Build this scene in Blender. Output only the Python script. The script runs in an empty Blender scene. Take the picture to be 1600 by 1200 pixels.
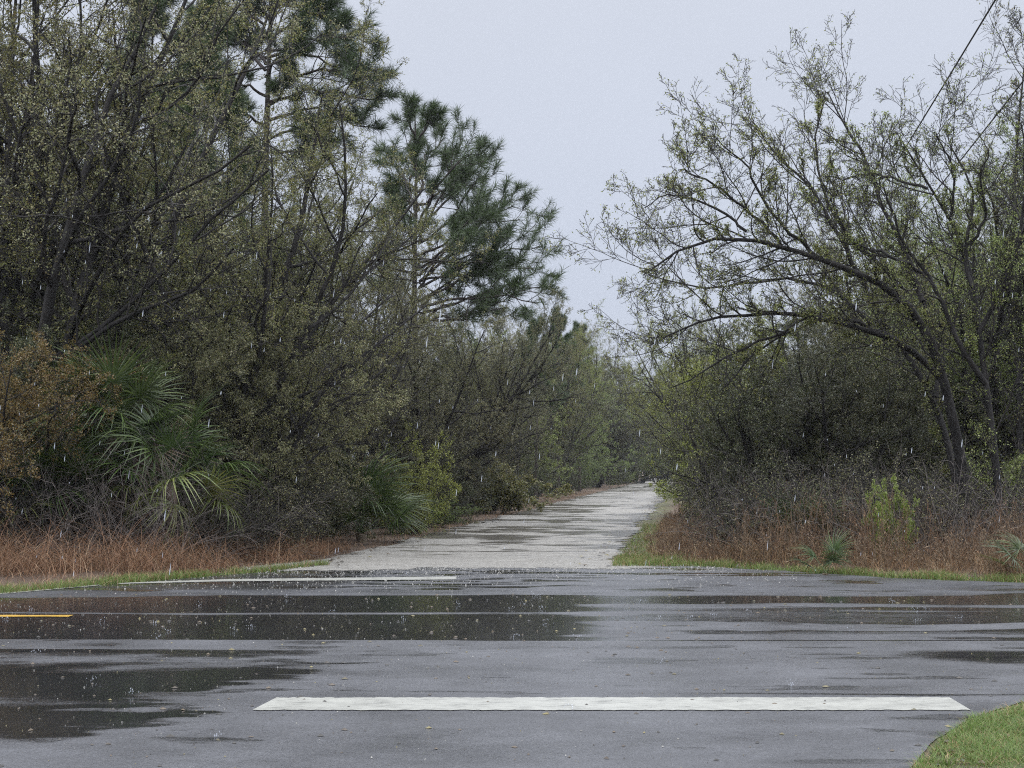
import bpy, math
import numpy as np

# ------------------------------------------------------------------ camera, sky, sun, exposure
sc = bpy.context.scene
COL = sc.collection
R = math.radians
F = 2700.0                      # focal length in photo pixels (1600 wide)
EYE = 1.5
PITCH = math.atan(135.0 / F)
cam_d = bpy.data.cameras.new('camera'); cam = bpy.data.objects.new('camera', cam_d); COL.objects.link(cam)
cam.location = (0, 0, EYE); cam.rotation_euler = (math.pi / 2 + PITCH, 0, 0)
cam_d.sensor_width = 36; cam_d.lens = 36 * F / 1600; cam_d.clip_end = 3000
sc.camera = cam

world = bpy.data.worlds.new('World'); sc.world = world; world.use_nodes = True
wn, wl = world.node_tree.nodes, world.node_tree.links
wn.clear()
wo = wn.new('ShaderNodeOutputWorld'); bg = wn.new('ShaderNodeBackground'); bg.inputs['Strength'].default_value = 1.0
SUN_EL, SUN_AZ = 58, 205
sky = wn.new('ShaderNodeTexSky'); sky.sky_type = 'NISHITA'; sky.sun_disc = False
sky.sun_elevation = R(SUN_EL); sky.sun_rotation = R(SUN_AZ); sky.dust_density = 3
sks = wn.new('ShaderNodeVectorMath'); sks.operation = 'SCALE'; sks.inputs['Scale'].default_value = 0.08
# overcast cloud deck: nearly even, a little brighter overhead, faint cloud texture
tc = wn.new('ShaderNodeTexCoord'); sep = wn.new('ShaderNodeSeparateXYZ')
rampc = wn.new('ShaderNodeValToRGB')
e = rampc.color_ramp.elements
e[0].position = 0.0; e[0].color = (0.60, 0.65, 0.77, 1)
e[1].position = 1.0; e[1].color = (3.3, 3.4, 3.6, 1)
m1 = e.new(0.28); m1.color = (0.70, 0.745, 0.85, 1)
m3 = e.new(0.5); m3.color = (2.0, 2.07, 2.24, 1)
m2 = e.new(0.10); m2.color = (0.62, 0.675, 0.80, 1)
nz = wn.new('ShaderNodeTexNoise'); nz.inputs['Scale'].default_value = 5.0; nz.inputs['Detail'].default_value = 3
mr = wn.new('ShaderNodeMapRange'); mr.inputs['To Min'].default_value = 0.93; mr.inputs['To Max'].default_value = 1.07
cl = wn.new('ShaderNodeVectorMath'); cl.operation = 'SCALE'
mix = wn.new('ShaderNodeMix'); mix.data_type = 'RGBA'; mix.inputs['Factor'].default_value = 0.92
wl.new(tc.outputs['Generated'], sep.inputs[0]); wl.new(sep.outputs['Z'], rampc.inputs[0])
wl.new(tc.outputs['Generated'], nz.inputs['Vector']); wl.new(nz.outputs['Fac'], mr.inputs['Value'])
wl.new(rampc.outputs[0], cl.inputs[0]); wl.new(mr.outputs[0], cl.inputs['Scale'])
wl.new(sky.outputs[0], sks.inputs[0]); wl.new(sks.outputs[0], mix.inputs['A']); wl.new(cl.outputs[0], mix.inputs['B'])
wl.new(mix.outputs['Result'], bg.inputs['Color']); wl.new(bg.outputs[0], wo.inputs['Surface'])

sd = bpy.data.lights.new('sun', 'SUN'); sd.energy = 0.6; sd.angle = R(25); sd.color = (1.0, 0.97, 0.93)
so = bpy.data.objects.new('sun', sd); COL.objects.link(so)
so.rotation_euler = (R(90 - SUN_EL), 0, R(180 - SUN_AZ)); so.location = (0, -20, 60)

sc.view_settings.view_transform = 'Standard'; sc.view_settings.look = 'None'
sc.view_settings.exposure = 0.0; sc.view_settings.gamma = 1.0; sc.view_settings.use_curve_mapping = False
cy = sc.cycles
cy.max_bounces = 5; cy.diffuse_bounces = 3; cy.glossy_bounces = 2; cy.transmission_bounces = 4
cy.transparent_max_bounces = 6; cy.volume_bounces = 0; cy.volume_max_steps = 64; cy.caustics_reflective = False; cy.caustics_refractive = False
cy.use_denoising = False; cy.filter_width = 1.1; cy.use_adaptive_sampling = True; cy.adaptive_threshold = 0.02

# ------------------------------------------------------------------ helpers
rng = np.random.default_rng(7)

def at(px, py, Y):
    """world point seen at photo pixel (px,py) at forward distance Y"""
    cx, cy_ = (px - 800) / F, (600 - py) / F
    c, s = math.cos(PITCH), math.sin(PITCH)
    dy = c - cy_ * s; dz = s + cy_ * c
    return np.array([cx / dy * Y, Y, EYE + dz / dy * Y])

def gx(px, Y): return (px - 800) * Y / F

def norm(v): return v / (np.linalg.norm(v, axis=-1, keepdims=True) + 1e-9)

def make_mesh(name, groups, attr=None):
    """groups: list of (verts (n,3), faces (m,k), mat index)"""
    V, FI, FT, MI = [], [], [], []; off = 0
    for v, f, mi in groups:
        v = np.asarray(v, dtype=np.float32).reshape(-1, 3); f = np.asarray(f, dtype=np.int32)
        if len(f) == 0: continue
        V.append(v); FI.append((f + off).ravel()); FT.append(np.full(len(f), f.shape[1], np.int32)); MI.append(np.full(len(f), mi, np.int32)); off += len(v)
    V = np.concatenate(V); FI = np.concatenate(FI); FT = np.concatenate(FT); MI = np.concatenate(MI)
    me = bpy.data.meshes.new(name)
    me.vertices.add(len(V)); me.vertices.foreach_set('co', V.ravel())
    me.loops.add(len(FI)); me.loops.foreach_set('vertex_index', FI)
    me.polygons.add(len(FT))
    st = np.concatenate([[0], np.cumsum(FT)[:-1]]).astype(np.int32)
    me.polygons.foreach_set('loop_start', st)
    me.polygons.foreach_set('material_index', MI)
    me.update(calc_edges=True)
    if attr is not None:
        a = me.attributes.new(attr[0], 'FLOAT', 'POINT'); a.data.foreach_set('value', np.asarray(attr[1], np.float32).ravel())
    return me

def smooth(me): me.polygons.foreach_set('use_smooth', np.ones(len(me.polygons), bool)); return me

def link(name, me, mats, parent=None, loc=(0, 0, 0), rz=0):
    o = bpy.data.objects.new(name, me); COL.objects.link(o)
    if mats and not me.materials:
        for m in mats: me.materials.append(m)
    o.parent = parent; o.location = loc; o.rotation_euler = (0, 0, rz)
    return o

def tag(o, label=None, cat=None, group=None, kind=None):
    if label: o['label'] = label
    if cat: o['category'] = cat
    if group: o['group'] = group
    if kind: o['kind'] = kind
    return o

def empty(name, loc, rz=0, s=1.0):
    o = bpy.data.objects.new(name, None); COL.objects.link(o)
    o.location = loc; o.rotation_euler = (0, 0, rz); o.scale = (s, s, s) if np.isscalar(s) else s
    o.empty_display_size = 0.2
    return o

def copy_tree(o):
    c = o.copy(); COL.objects.link(c)
    for ch in [k for k in COL.objects if k.parent == o]:
        d = ch.copy(); COL.objects.link(d); d.parent = c
    return c

# value noise in numpy
_perm = np.random.default_rng(3).random((256, 256))
def vnoise(x, y):
    xi = np.floor(x).astype(int); yi = np.floor(y).astype(int); fx = x - xi; fy = y - yi
    fx = fx * fx * (3 - 2 * fx); fy = fy * fy * (3 - 2 * fy)
    g = lambda a, b: _perm[a & 255, b & 255]
    return (g(xi, yi) * (1 - fx) + g(xi + 1, yi) * fx) * (1 - fy) + (g(xi, yi + 1) * (1 - fx) + g(xi + 1, yi + 1) * fx) * fy
def fbm(x, y, o=4):
    s = 0; a = 0.5; t = 0
    for i in range(o): s = s + a * vnoise(x * 2 ** i + 17 * i, y * 2 ** i + 31 * i); t += a; a *= 0.5
    return s / t
def sstep(a, b, x):
    t = np.clip((x - a) / (b - a), 0, 1); return t * t * (3 - 2 * t)

# ------------------------------------------------------------------ materials
def mat(name):
    m = bpy.data.materials.new(name); m.use_nodes = True
    n, l = m.node_tree.nodes, m.node_tree.links; n.clear()
    out = n.new('ShaderNodeOutputMaterial'); return m, n, l, out

def ramp(n, stops):
    r = n.new('ShaderNodeValToRGB'); e = r.color_ramp.elements
    while len(e) < len(stops): e.new(0.5)
    for k, (p, c) in enumerate(stops): e[k].position = p; e[k].color = (*c, 1)
    return r

def leaf_mat(name, cols, trans=0.35, rough=0.32, spec=0.6, vary=0.22):
    m, n, l, out = mat(name)
    g = n.new('ShaderNodeNewGeometry'); oi = n.new('ShaderNodeObjectInfo')
    k = len(cols)
    rp = ramp(n, [(i / (k - 1) if k > 1 else 0, c) for i, c in enumerate(cols)])
    l.new(g.outputs['Random Per Island'], rp.inputs[0])
    hsv = n.new('ShaderNodeHueSaturation')
    mv = n.new('ShaderNodeMapRange'); mv.inputs['To Min'].default_value = 1 - vary; mv.inputs['To Max'].default_value = 1 + vary
    mh = n.new('ShaderNodeMapRange'); mh.inputs['To Min'].default_value = 0.485; mh.inputs['To Max'].default_value = 0.515
    fr = n.new('ShaderNodeMath'); fr.operation = 'MULTIPLY'; fr.inputs[1].default_value = 7.31
    fr2 = n.new('ShaderNodeMath'); fr2.operation = 'FRACT'
    l.new(oi.outputs['Random'], mv.inputs['Value']); l.new(oi.outputs['Random'], fr.inputs[0]); l.new(fr.outputs[0], fr2.inputs[0]); l.new(fr2.outputs[0], mh.inputs['Value'])
    l.new(rp.outputs[0], hsv.inputs['Color']); l.new(mv.outputs[0], hsv.inputs['Value']); l.new(mh.outputs[0], hsv.inputs['Hue'])
    p = n.new('ShaderNodeBsdfPrincipled'); p.inputs['Roughness'].default_value = rough; p.inputs['Specular IOR Level'].default_value = spec
    l.new(hsv.outputs[0], p.inputs['Base Color'])
    if trans > 0:
        t = n.new('ShaderNodeBsdfTranslucent'); mx = n.new('ShaderNodeMixShader'); mx.inputs[0].default_value = trans
        l.new(hsv.outputs[0], t.inputs['Color']); l.new(p.outputs[0], mx.inputs[1]); l.new(t.outputs[0], mx.inputs[2]); l.new(mx.outputs[0], out.inputs[0])
    else: l.new(p.outputs[0], out.inputs[0])
    return m

def bark_mat(name, c1, c2, scale=6, rough=0.75):
    m, n, l, out = mat(name)
    tcn = n.new('ShaderNodeTexCoord'); mp = n.new('ShaderNodeMapping'); mp.inputs['Scale'].default_value = (1, 1, 0.35)
    ns = n.new('ShaderNodeTexNoise'); ns.inputs['Scale'].default_value = scale; ns.inputs['Detail'].default_value = 6; ns.inputs['Roughness'].default_value = 0.7
    l.new(tcn.outputs['Object'], mp.inputs[0]); l.new(mp.outputs[0], ns.inputs['Vector'])
    rp = ramp(n, [(0.35, c1), (0.68, c2)]); l.new(ns.outputs['Fac'], rp.inputs[0])
    p = n.new('ShaderNodeBsdfPrincipled'); p.inputs['Roughness'].default_value = rough; p.inputs['Specular IOR Level'].default_value = 0.3
    l.new(rp.outputs[0], p.inputs['Base Color'])
    b = n.new('ShaderNodeBump'); b.inputs['Strength'].default_value = 0.6; b.inputs['Distance'].default_value = 0.02
    n2 = n.new('ShaderNodeTexNoise'); n2.inputs['Scale'].default_value = scale * 5; l.new(mp.outputs[0], n2.inputs['Vector'])
    l.new(n2.outputs['Fac'], b.inputs['Height']); l.new(b.outputs[0], p.inputs['Normal']); l.new(p.outputs[0], out.inputs[0])
    return m

M = {}
M['bark'] = bark_mat('wet_bark', (0.010, 0.009, 0.009), (0.035, 0.032, 0.031))
M['bark_pale'] = bark_mat('grey_bark', (0.06, 0.055, 0.053), (0.17, 0.16, 0.155))
M['twig'] = bark_mat('twig_bark', (0.02, 0.018, 0.018), (0.055, 0.05, 0.048), 3)
M['twig_pale'] = bark_mat('pale_twig', (0.10, 0.09, 0.085), (0.24, 0.21, 0.20), 3)
M['pine_bark'] = bark_mat('pine_bark', (0.03, 0.025, 0.025), (0.10, 0.08, 0.075), 8)
M['leaf_olive'] = leaf_mat('olive_leaf', [(0.12, 0.13, 0.035), (0.18, 0.20, 0.06), (0.26, 0.28, 0.085), (0.26, 0.21, 0.075), (0.36, 0.37, 0.14)])
M['leaf_grey'] = leaf_mat('grey_green_leaf', [(0.11, 0.12, 0.055), (0.17, 0.18, 0.08), (0.24, 0.25, 0.11), (0.24, 0.20, 0.10), (0.36, 0.37, 0.20)])
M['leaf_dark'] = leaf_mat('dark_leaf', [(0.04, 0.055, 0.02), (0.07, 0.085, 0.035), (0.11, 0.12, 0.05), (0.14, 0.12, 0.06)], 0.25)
M['leaf_bud'] = leaf_mat('budding_leaf', [(0.15, 0.18, 0.04), (0.25, 0.29, 0.07), (0.34, 0.38, 0.11), (0.34, 0.31, 0.13)], 0.4)
M['leaf_lime'] = leaf_mat('fresh_leaf', [(0.20, 0.25, 0.05), (0.30, 0.36, 0.07), (0.38, 0.43, 0.10), (0.22, 0.22, 0.07)])
M['leaf_green'] = leaf_mat('mid_green_leaf', [(0.11, 0.16, 0.04), (0.18, 0.24, 0.06), (0.26, 0.32, 0.085), (0.32, 0.35, 0.13)])
M['leaf_rust'] = leaf_mat('rusty_leaf', [(0.24, 0.20, 0.045), (0.27, 0.17, 0.05), (0.15, 0.14, 0.045), (0.32, 0.27, 0.09)])
M['needle'] = leaf_mat('pine_needle', [(0.04, 0.065, 0.025), (0.065, 0.11, 0.04), (0.11, 0.17, 0.06)], 0.15, 0.4)
M['frond'] = leaf_mat('palm_blade', [(0.035, 0.06, 0.018), (0.06, 0.095, 0.025), (0.11, 0.155, 0.045)], 0.2, 0.3, 0.5)
M['frond_old'] = leaf_mat('yellowing_palm_blade', [(0.14, 0.18, 0.05), (0.22, 0.23, 0.07), (0.10, 0.14, 0.045)], 0.25, 0.4)
M['frond_dead'] = leaf_mat('dead_palm_blade', [(0.12, 0.09, 0.06), (0.18, 0.14, 0.10), (0.08, 0.06, 0.045)], 0.1, 0.6, 0.2)
M['dry_grass'] = leaf_mat('dry_grass', [(0.24, 0.135, 0.07), (0.34, 0.215, 0.12), (0.14, 0.085, 0.055), (0.44, 0.33, 0.20)], 0.2, 0.6, 0.2, 0)
M['weed'] = leaf_mat('dead_weed', [(0.13, 0.075, 0.045), (0.24, 0.13, 0.075), (0.16, 0.12, 0.085), (0.34, 0.25, 0.17), (0.07, 0.052, 0.045)], 0.15, 0.6, 0.2, 0)
M['grey_stem'] = leaf_mat('grey_dead_stem', [(0.07, 0.06, 0.058), (0.13, 0.115, 0.11), (0.20, 0.175, 0.165)], 0.0, 0.6, 0.2, 0)
M['grass'] = leaf_mat('grass_blade', [(0.08, 0.135, 0.03), (0.13, 0.20, 0.045), (0.19, 0.265, 0.065), (0.24, 0.24, 0.10)], 0.35, 0.45, 0.3, 0)
M['litter'] = leaf_mat('fallen_leaf', [(0.05, 0.035, 0.025), (0.10, 0.065, 0.035), (0.02, 0.018, 0.016), (0.03, 0.025, 0.02), (0.20, 0.16, 0.06)], 0.0, 0.4, 0.5, 0)
M['gravel_bit'] = leaf_mat('pale_gravel', [(0.20, 0.195, 0.18), (0.32, 0.31, 0.29), (0.12, 0.115, 0.11)], 0.0, 0.5, 0.4, 0)

def tex(n, l, scale, detail=4, rough=0.6, vec=None, sc3=None):
    t = n.new('ShaderNodeTexNoise'); t.inputs['Scale'].default_value = scale; t.inputs['Detail'].default_value = detail; t.inputs['Roughness'].default_value = rough
    g = n.new('ShaderNodeNewGeometry')
    if sc3:
        mp = n.new('ShaderNodeMapping'); mp.inputs['Scale'].default_value = sc3; l.new(g.outputs['Position'], mp.inputs[0]); l.new(mp.outputs[0], t.inputs['Vector'])
    else: l.new(g.outputs['Position'], t.inputs['Vector'])
    return t
def math_(n, l, op, a, b=None, clamp=False):
    m = n.new('ShaderNodeMath'); m.operation = op; m.use_clamp = clamp
    for i, v in enumerate((a, b)):
        if v is None: continue
        if hasattr(v, 'node'): l.new(v, m.inputs[i])
        else: m.inputs[i].default_value = v
    return m.outputs[0]
def mrange(n, l, v, a, b, c, d, sm=False):
    m = n.new('ShaderNodeMapRange'); 
    if sm: m.interpolation_type = 'SMOOTHSTEP'
    l.new(v, m.inputs['Value']); m.inputs['From Min'].default_value = a; m.inputs['From Max'].default_value = b
    m.inputs['To Min'].default_value = c; m.inputs['To Max'].default_value = d; return m.outputs[0]

def asphalt_mat():
    m, n, l, out = mat('wet_asphalt')
    p = n.new('ShaderNodeBsdfPrincipled')
    at_ = n.new('ShaderNodeAttribute'); at_.attribute_name = 'wet'
    n1 = tex(n, l, 9, 5, 0.7, sc3=(0.5, 1.0, 1)); n2 = tex(n, l, 70, 3, 0.7)
    w = math_(n, l, 'ADD', at_.outputs['Fac'], math_(n, l, 'MULTIPLY', math_(n, l, 'SUBTRACT', n1.outputs['Fac'], 0.5), 0.55))
    w = math_(n, l, 'ADD', w, math_(n, l, 'MULTIPLY', math_(n, l, 'SUBTRACT', n2.outputs['Fac'], 0.5), 0.6))
    w = mrange(n, l, w, 0.26, 0.72, 0, 1, True)
    n3 = tex(n, l, 1.1, 4, 0.6)
    rp = ramp(n, [(0.3, (0.04, 0.041, 0.046)), (0.7, (0.088, 0.09, 0.1))]); l.new(n3.outputs['Fac'], rp.inputs[0])
    vo = n.new('ShaderNodeTexVoronoi'); vo.inputs['Scale'].default_value = 95; g = n.new('ShaderNodeNewGeometry'); l.new(g.outputs['Position'], vo.inputs['Vector'])
    ag = ramp(n, [(0.0, (0.55, 0.55, 0.55)), (1.0, (1.6, 1.6, 1.6))]); 
    l.new(vo.outputs['Color'], ag.inputs[0])
    mx = n.new('ShaderNodeMix'); mx.data_type = 'RGBA'; mx.blend_type = 'MULTIPLY'; mx.inputs['Factor'].default_value = 0.8
    l.new(rp.outputs[0], mx.inputs['A']); l.new(ag.outputs[0], mx.inputs['B']); mw = n.new('ShaderNodeMix'); mw.data_type = 'RGBA'; mw.inputs['B'].default_value = (0.012, 0.012, 0.013, 1); l.new(math_(n, l, 'MULTIPLY', w, 0.85), mw.inputs['Factor'])
    l.new(mx.outputs['Result'], mw.inputs['A']); l.new(mw.outputs['Result'], p.inputs['Base Color'])
    # roughness: film of standing water is near mirror, the rest is damp coarse stone
    n5 = tex(n, l, 0.9, 5, 0.65, sc3=(0.6, 1.0, 1))
    rr = mrange(n, l, math_(n, l, 'ADD', math_(n, l, 'MULTIPLY', n5.outputs['Fac'], 0.7), math_(n, l, 'MULTIPLY', n1.outputs['Fac'], 0.3)), 0.36, 0.64, 0.17, 0.52)
    mixr = n.new('ShaderNodeMix'); l.new(w, mixr.inputs['Factor']); l.new(rr, mixr.inputs['A']); mixr.inputs['B'].default_value = 0.10
    l.new(mixr.outputs['Result'], p.inputs['Roughness'])
    p.inputs['Specular IOR Level'].default_value = 0.5; p.inputs['IOR'].default_value = 1.4
    bs = mrange(n, l, w, 0, 1, 0.9, 0.0)
    b = n.new('ShaderNodeBump'); b.inputs['Distance'].default_value = 0.009; l.new(bs, b.inputs['Strength']); l.new(n2.outputs['Fac'], b.inputs['Height'])
    # faint rain ripples over the standing water
    v2 = n.new('ShaderNodeTexNoise'); v2.inputs['Scale'].default_value = 26; v2.inputs['Detail'].default_value = 1; l.new(g.outputs['Position'], v2.inputs['Vector'])
    b2 = n.new('ShaderNodeBump'); b2.inputs['Distance'].default_value = 0.0006; b2.inputs['Strength'].default_value = 0.35
    l.new(v2.outputs['Fac'], b2.inputs['Height']); l.new(b.outputs[0], b2.inputs['Normal']); l.new(b2.outputs[0], p.inputs['Normal'])
    l.new(p.outputs[0], out.inputs[0]); return m

def gravel_mat():
    m, n, l, out = mat('wet_limestone_gravel')
    p = n.new('ShaderNodeBsdfPrincipled')
    at_ = n.new('ShaderNodeAttribute'); at_.attribute_name = 'wet'
    n1 = tex(n, l, 2.2, 6, 0.72, sc3=(0.6, 1, 1)); n2 = tex(n, l, 45, 4, 0.75)
    w = math_(n, l, 'ADD', at_.outputs['Fac'], math_(n, l, 'MULTIPLY', math_(n, l, 'SUBTRACT', n1.outputs['Fac'], 0.5), 1.3))
    w = mrange(n, l, w, 0.26, 0.72, 0, 0.85, True)
    n4 = tex(n, l, 9, 5, 0.75)
    rp = ramp(n, [(0.36, (0.085, 0.078, 0.068)), (0.46, (0.20, 0.188, 0.167)), (0.55, (0.31, 0.298, 0.272)), (0.68, (0.48, 0.47, 0.445))])
    s = math_(n, l, 'ADD', math_(n, l, 'ADD', math_(n, l, 'MULTIPLY', n1.outputs['Fac'], 0.3), math_(n, l, 'MULTIPLY', n4.outputs['Fac'], 0.35)), math_(n, l, 'MULTIPLY', n2.outputs['Fac'], 0.35)); l.new(s, rp.inputs[0])
    mx = n.new('ShaderNodeMix'); mx.data_type = 'RGBA'; mx.inputs['B'].default_value = (0.09, 0.08, 0.07, 1); l.new(w, mx.inputs['Factor']); l.new(rp.outputs[0], mx.inputs['A'])
    l.new(mx.outputs['Result'], p.inputs['Base Color'])
    l.new(mrange(n, l, w, 0, 1, 0.6, 0.08), p.inputs['Roughness'])
    b = n.new('ShaderNodeBump'); b.inputs['Distance'].default_value = 0.02; l.new(mrange(n, l, w, 0, 1, 0.8, 0.03), b.inputs['Strength']); l.new(n2.outputs['Fac'], b.inputs['Height'])
    l.new(b.outputs[0], p.inputs['Normal'])
    # the stones thin out towards the edges of the track
    ac = n.new('ShaderNodeAttribute'); ac.attribute_name = 'cover'; n6 = tex(n, l, 60, 3, 0.8); n7 = tex(n, l, 3.5, 5, 0.7)
    k_ = math_(n, l, 'ADD', math_(n, l, 'MULTIPLY', n6.outputs['Fac'], 0.5), math_(n, l, 'MULTIPLY', n7.outputs['Fac'], 0.5))
    df = math_(n, l, 'SUBTRACT', math_(n, l, 'ADD', math_(n, l, 'MULTIPLY', ac.outputs['Fac'], 0.75), 0.13), k_)
    al = mrange(n, l, df, -0.02, 0.02, 0, 1); l.new(al, p.inputs['Alpha'])
    l.new(p.outputs[0], out.inputs[0]); return m

def ground_mat():
    m, n, l, out = mat('leaf_littered_earth')
    p = n.new('ShaderNodeBsdfPrincipled'); p.inputs['Roughness'].default_value = 0.8
    n1 = tex(n, l, 0.8, 5, 0.65); n2 = tex(n, l, 30, 5, 0.75)
    rp = ramp(n, [(0.3, (0.045, 0.032, 0.022)), (0.5, (0.11, 0.07, 0.045)), (0.72, (0.18, 0.125, 0.08))])
    s = math_(n, l, 'ADD', math_(n, l, 'MULTIPLY', n1.outputs['Fac'], 0.35), math_(n, l, 'MULTIPLY', n2.outputs['Fac'], 0.65)); l.new(s, rp.inputs[0])
    at_ = n.new('ShaderNodeAttribute'); at_.attribute_name = 'wet'   # here: grassiness
    gr = ramp(n, [(0.3, (0.035, 0.055, 0.015)), (0.7, (0.10, 0.14, 0.035))]); l.new(n2.outputs['Fac'], gr.inputs[0])
    mx = n.new('ShaderNodeMix'); mx.data_type = 'RGBA'
    gfac = mrange(n, l, math_(n, l, 'ADD', at_.outputs['Fac'], math_(n, l, 'MULTIPLY', math_(n, l, 'SUBTRACT', n1.outputs['Fac'], 0.5), 0.8)), 0.35, 0.65, 0, 1)
    l.new(gfac, mx.inputs['Factor']); l.new(rp.outputs[0], mx.inputs['A']); l.new(gr.outputs[0], mx.inputs['B']); l.new(mx.outputs['Result'], p.inputs['Base Color'])
    b = n.new('ShaderNodeBump'); b.inputs['Distance'].default_value = 0.05; b.inputs['Strength'].default_value = 0.8; l.new(n2.outputs['Fac'], b.inputs['Height'])
    l.new(b.outputs[0], p.inputs['Normal']); l.new(p.outputs[0], out.inputs[0]); return m

def paint_mat(name, c, wear=0.35):
    m, n, l, out = mat(name)
    p = n.new('ShaderNodeBsdfPrincipled')
    n1 = tex(n, l, 30, 6, 0.8, sc3=(0.25, 1.4, 1)); n2 = tex(n, l, 4, 4, 0.7)
    s = math_(n, l, 'ADD', math_(n, l, 'MULTIPLY', n1.outputs['Fac'], 0.6), math_(n, l, 'MULTIPLY', n2.outputs['Fac'], 0.4))
    rp = ramp(n, [(0.36, tuple(v * wear for v in c)), (0.45, tuple(v * 0.7 for v in c)), (0.55, tuple(v * 0.92 for v in c)), (0.7, c)]); l.new(s, rp.inputs[0])
    l.new(rp.outputs[0], p.inputs['Base Color']); p.inputs['Roughness'].default_value = 0.42
    b = n.new('ShaderNodeBump'); b.inputs['Distance'].default_value = 0.003; b.inputs['Strength'].default_value = 0.5; l.new(n1.outputs['Fac'], b.inputs['Height']); l.new(b.outputs[0], p.inputs['Normal'])
    l.new(p.outputs[0], out.inputs[0]); return m

# ------------------------------------------------------------------ ground, road, track
FX = np.array([-60, -14, -9, -6.2, -5.2, -4.27, -3.6, -3.0, 1.42, 2.2, 3.0, 4.27, 5.36, 6.85, 12, 60.])
FY = np.array([20.3, 20.4, 20.6, 21.0, 22.9, 24.5, 25.6, 27.2, 27.6, 27.5, 27.0, 25.6, 24.1, 23.1, 21.8, 21.5])
def far_edge(x): return np.interp(x, FX, FY)
NX = np.array([-60, -16, -12, -9.5, -8.6, -8.3, -8.2, 1.75, 1.88, 1.97, 2.39, 2.76, 3.29, 4.3, 6.0, 9, 14, 60.])
NY = np.array([13.4, 13.3, 12.4, 10.2, 8, 5, -6, -6, 6.0, 8.7, 9.76, 10.5, 11.25, 12.1, 12.9, 13.4, 13.6, 13.6])
def near_edge(x): return np.interp(x, NX, NY)
def track_c(y): return -0.9 + 0.1 * (y - 27) 
HW = 2.35
def on_track(x, y, m=0.0): return (np.abs(x - track_c(y)) < HW + m) & (y > 26)
def on_asph(x, y, m=0.0): return (y < far_edge(x) + m) & (y > near_edge(x) - m)

def ground_h(x, y):
    d = np.minimum(np.abs(x - track_c(y)) - HW - 0.3, 6)
    far = (y > far_edge(x) - 0.1) | (y < near_edge(x) + 0.1)
    dd = np.where(y > 24, np.minimum(d, y - far_edge(x)), np.where(y > 17, y - far_edge(x), near_edge(x) - y))
    k = sstep(0.0, 2.5, dd)
    return np.where(far, k * (0.02 + 0.16 * (fbm(x * 0.5, y * 0.5, 3) - 0.3)), -0.0)

def grid(xs, ys):
    X, Y = np.meshgrid(xs, ys); nx, ny = len(xs), len(ys)
    i = np.arange(nx - 1)[None, :] + np.arange(ny - 1)[:, None] * nx
    f = np.stack([i, i + 1, i + nx + 1, i + nx], -1).reshape(-1, 4)
    return X, Y, f

xs = np.concatenate([[-1500, -700, -300, -150, -90], np.arange(-60, -20, 2.0), np.arange(-20, 20, 0.25), np.arange(20, 61, 2.0), [90, 150, 300, 700, 1500]])
ys = np.concatenate([[-600, -200, -60, -20, -8], np.arange(-4, 60, 0.25), np.arange(60, 260, 2.0), [300, 400, 600, 1000, 1800]])
X, Y, f = grid(xs, ys)
Z = ground_h(X, Y) - 0.004
grassy = sstep(1.3, 0.3, Y - far_edge(X)) * (Y > 15) + (Y < 15) * 0.55
grassy = np.maximum(grassy, 0.5 * sstep(1.5, 0.2, np.abs(X - track_c(Y) - HW) - 0.2) * (X > track_c(Y)))
gm = smooth(make_mesh('ground', [(np.stack([X, Y, Z], -1), f, 0)], ('wet', grassy)))
M['ground'] = ground_mat()
tag(link('ground', gm, [M['ground']]), kind='structure')

# asphalt
M['asphalt'] = asphalt_mat()
xs = np.concatenate([np.arange(-60, -10, 1.0), np.arange(-10, -6, 0.1), np.arange(-6, 6, 0.035), np.arange(6, 10, 0.08), np.arange(10, 61, 1.0)])
rows = np.concatenate([np.linspace(-6, 7.5, 14, endpoint=False), np.linspace(7.5, 28.2, 760)])
ne = near_edge(xs) + (fbm(xs * 3, xs * 0 + 5) - 0.5) * 0.14 + (fbm(xs * 14, xs * 0 + 5) - 0.5) * 0.05
fe = far_edge(xs) + (fbm(xs * 2.5, xs * 0 + 9) - 0.5) * 0.35
YY = np.clip(np.repeat(rows[:, None], len(xs), 1), ne[None], fe[None])
XX = np.repeat(xs[None], len(rows), 0)
nx = len(xs); i = np.arange(nx - 1)[None, :] + np.arange(len(rows) - 1)[:, None] * nx
f = np.stack([i, i + 1, i + nx + 1, i + nx], -1).reshape(-1, 4)

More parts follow.
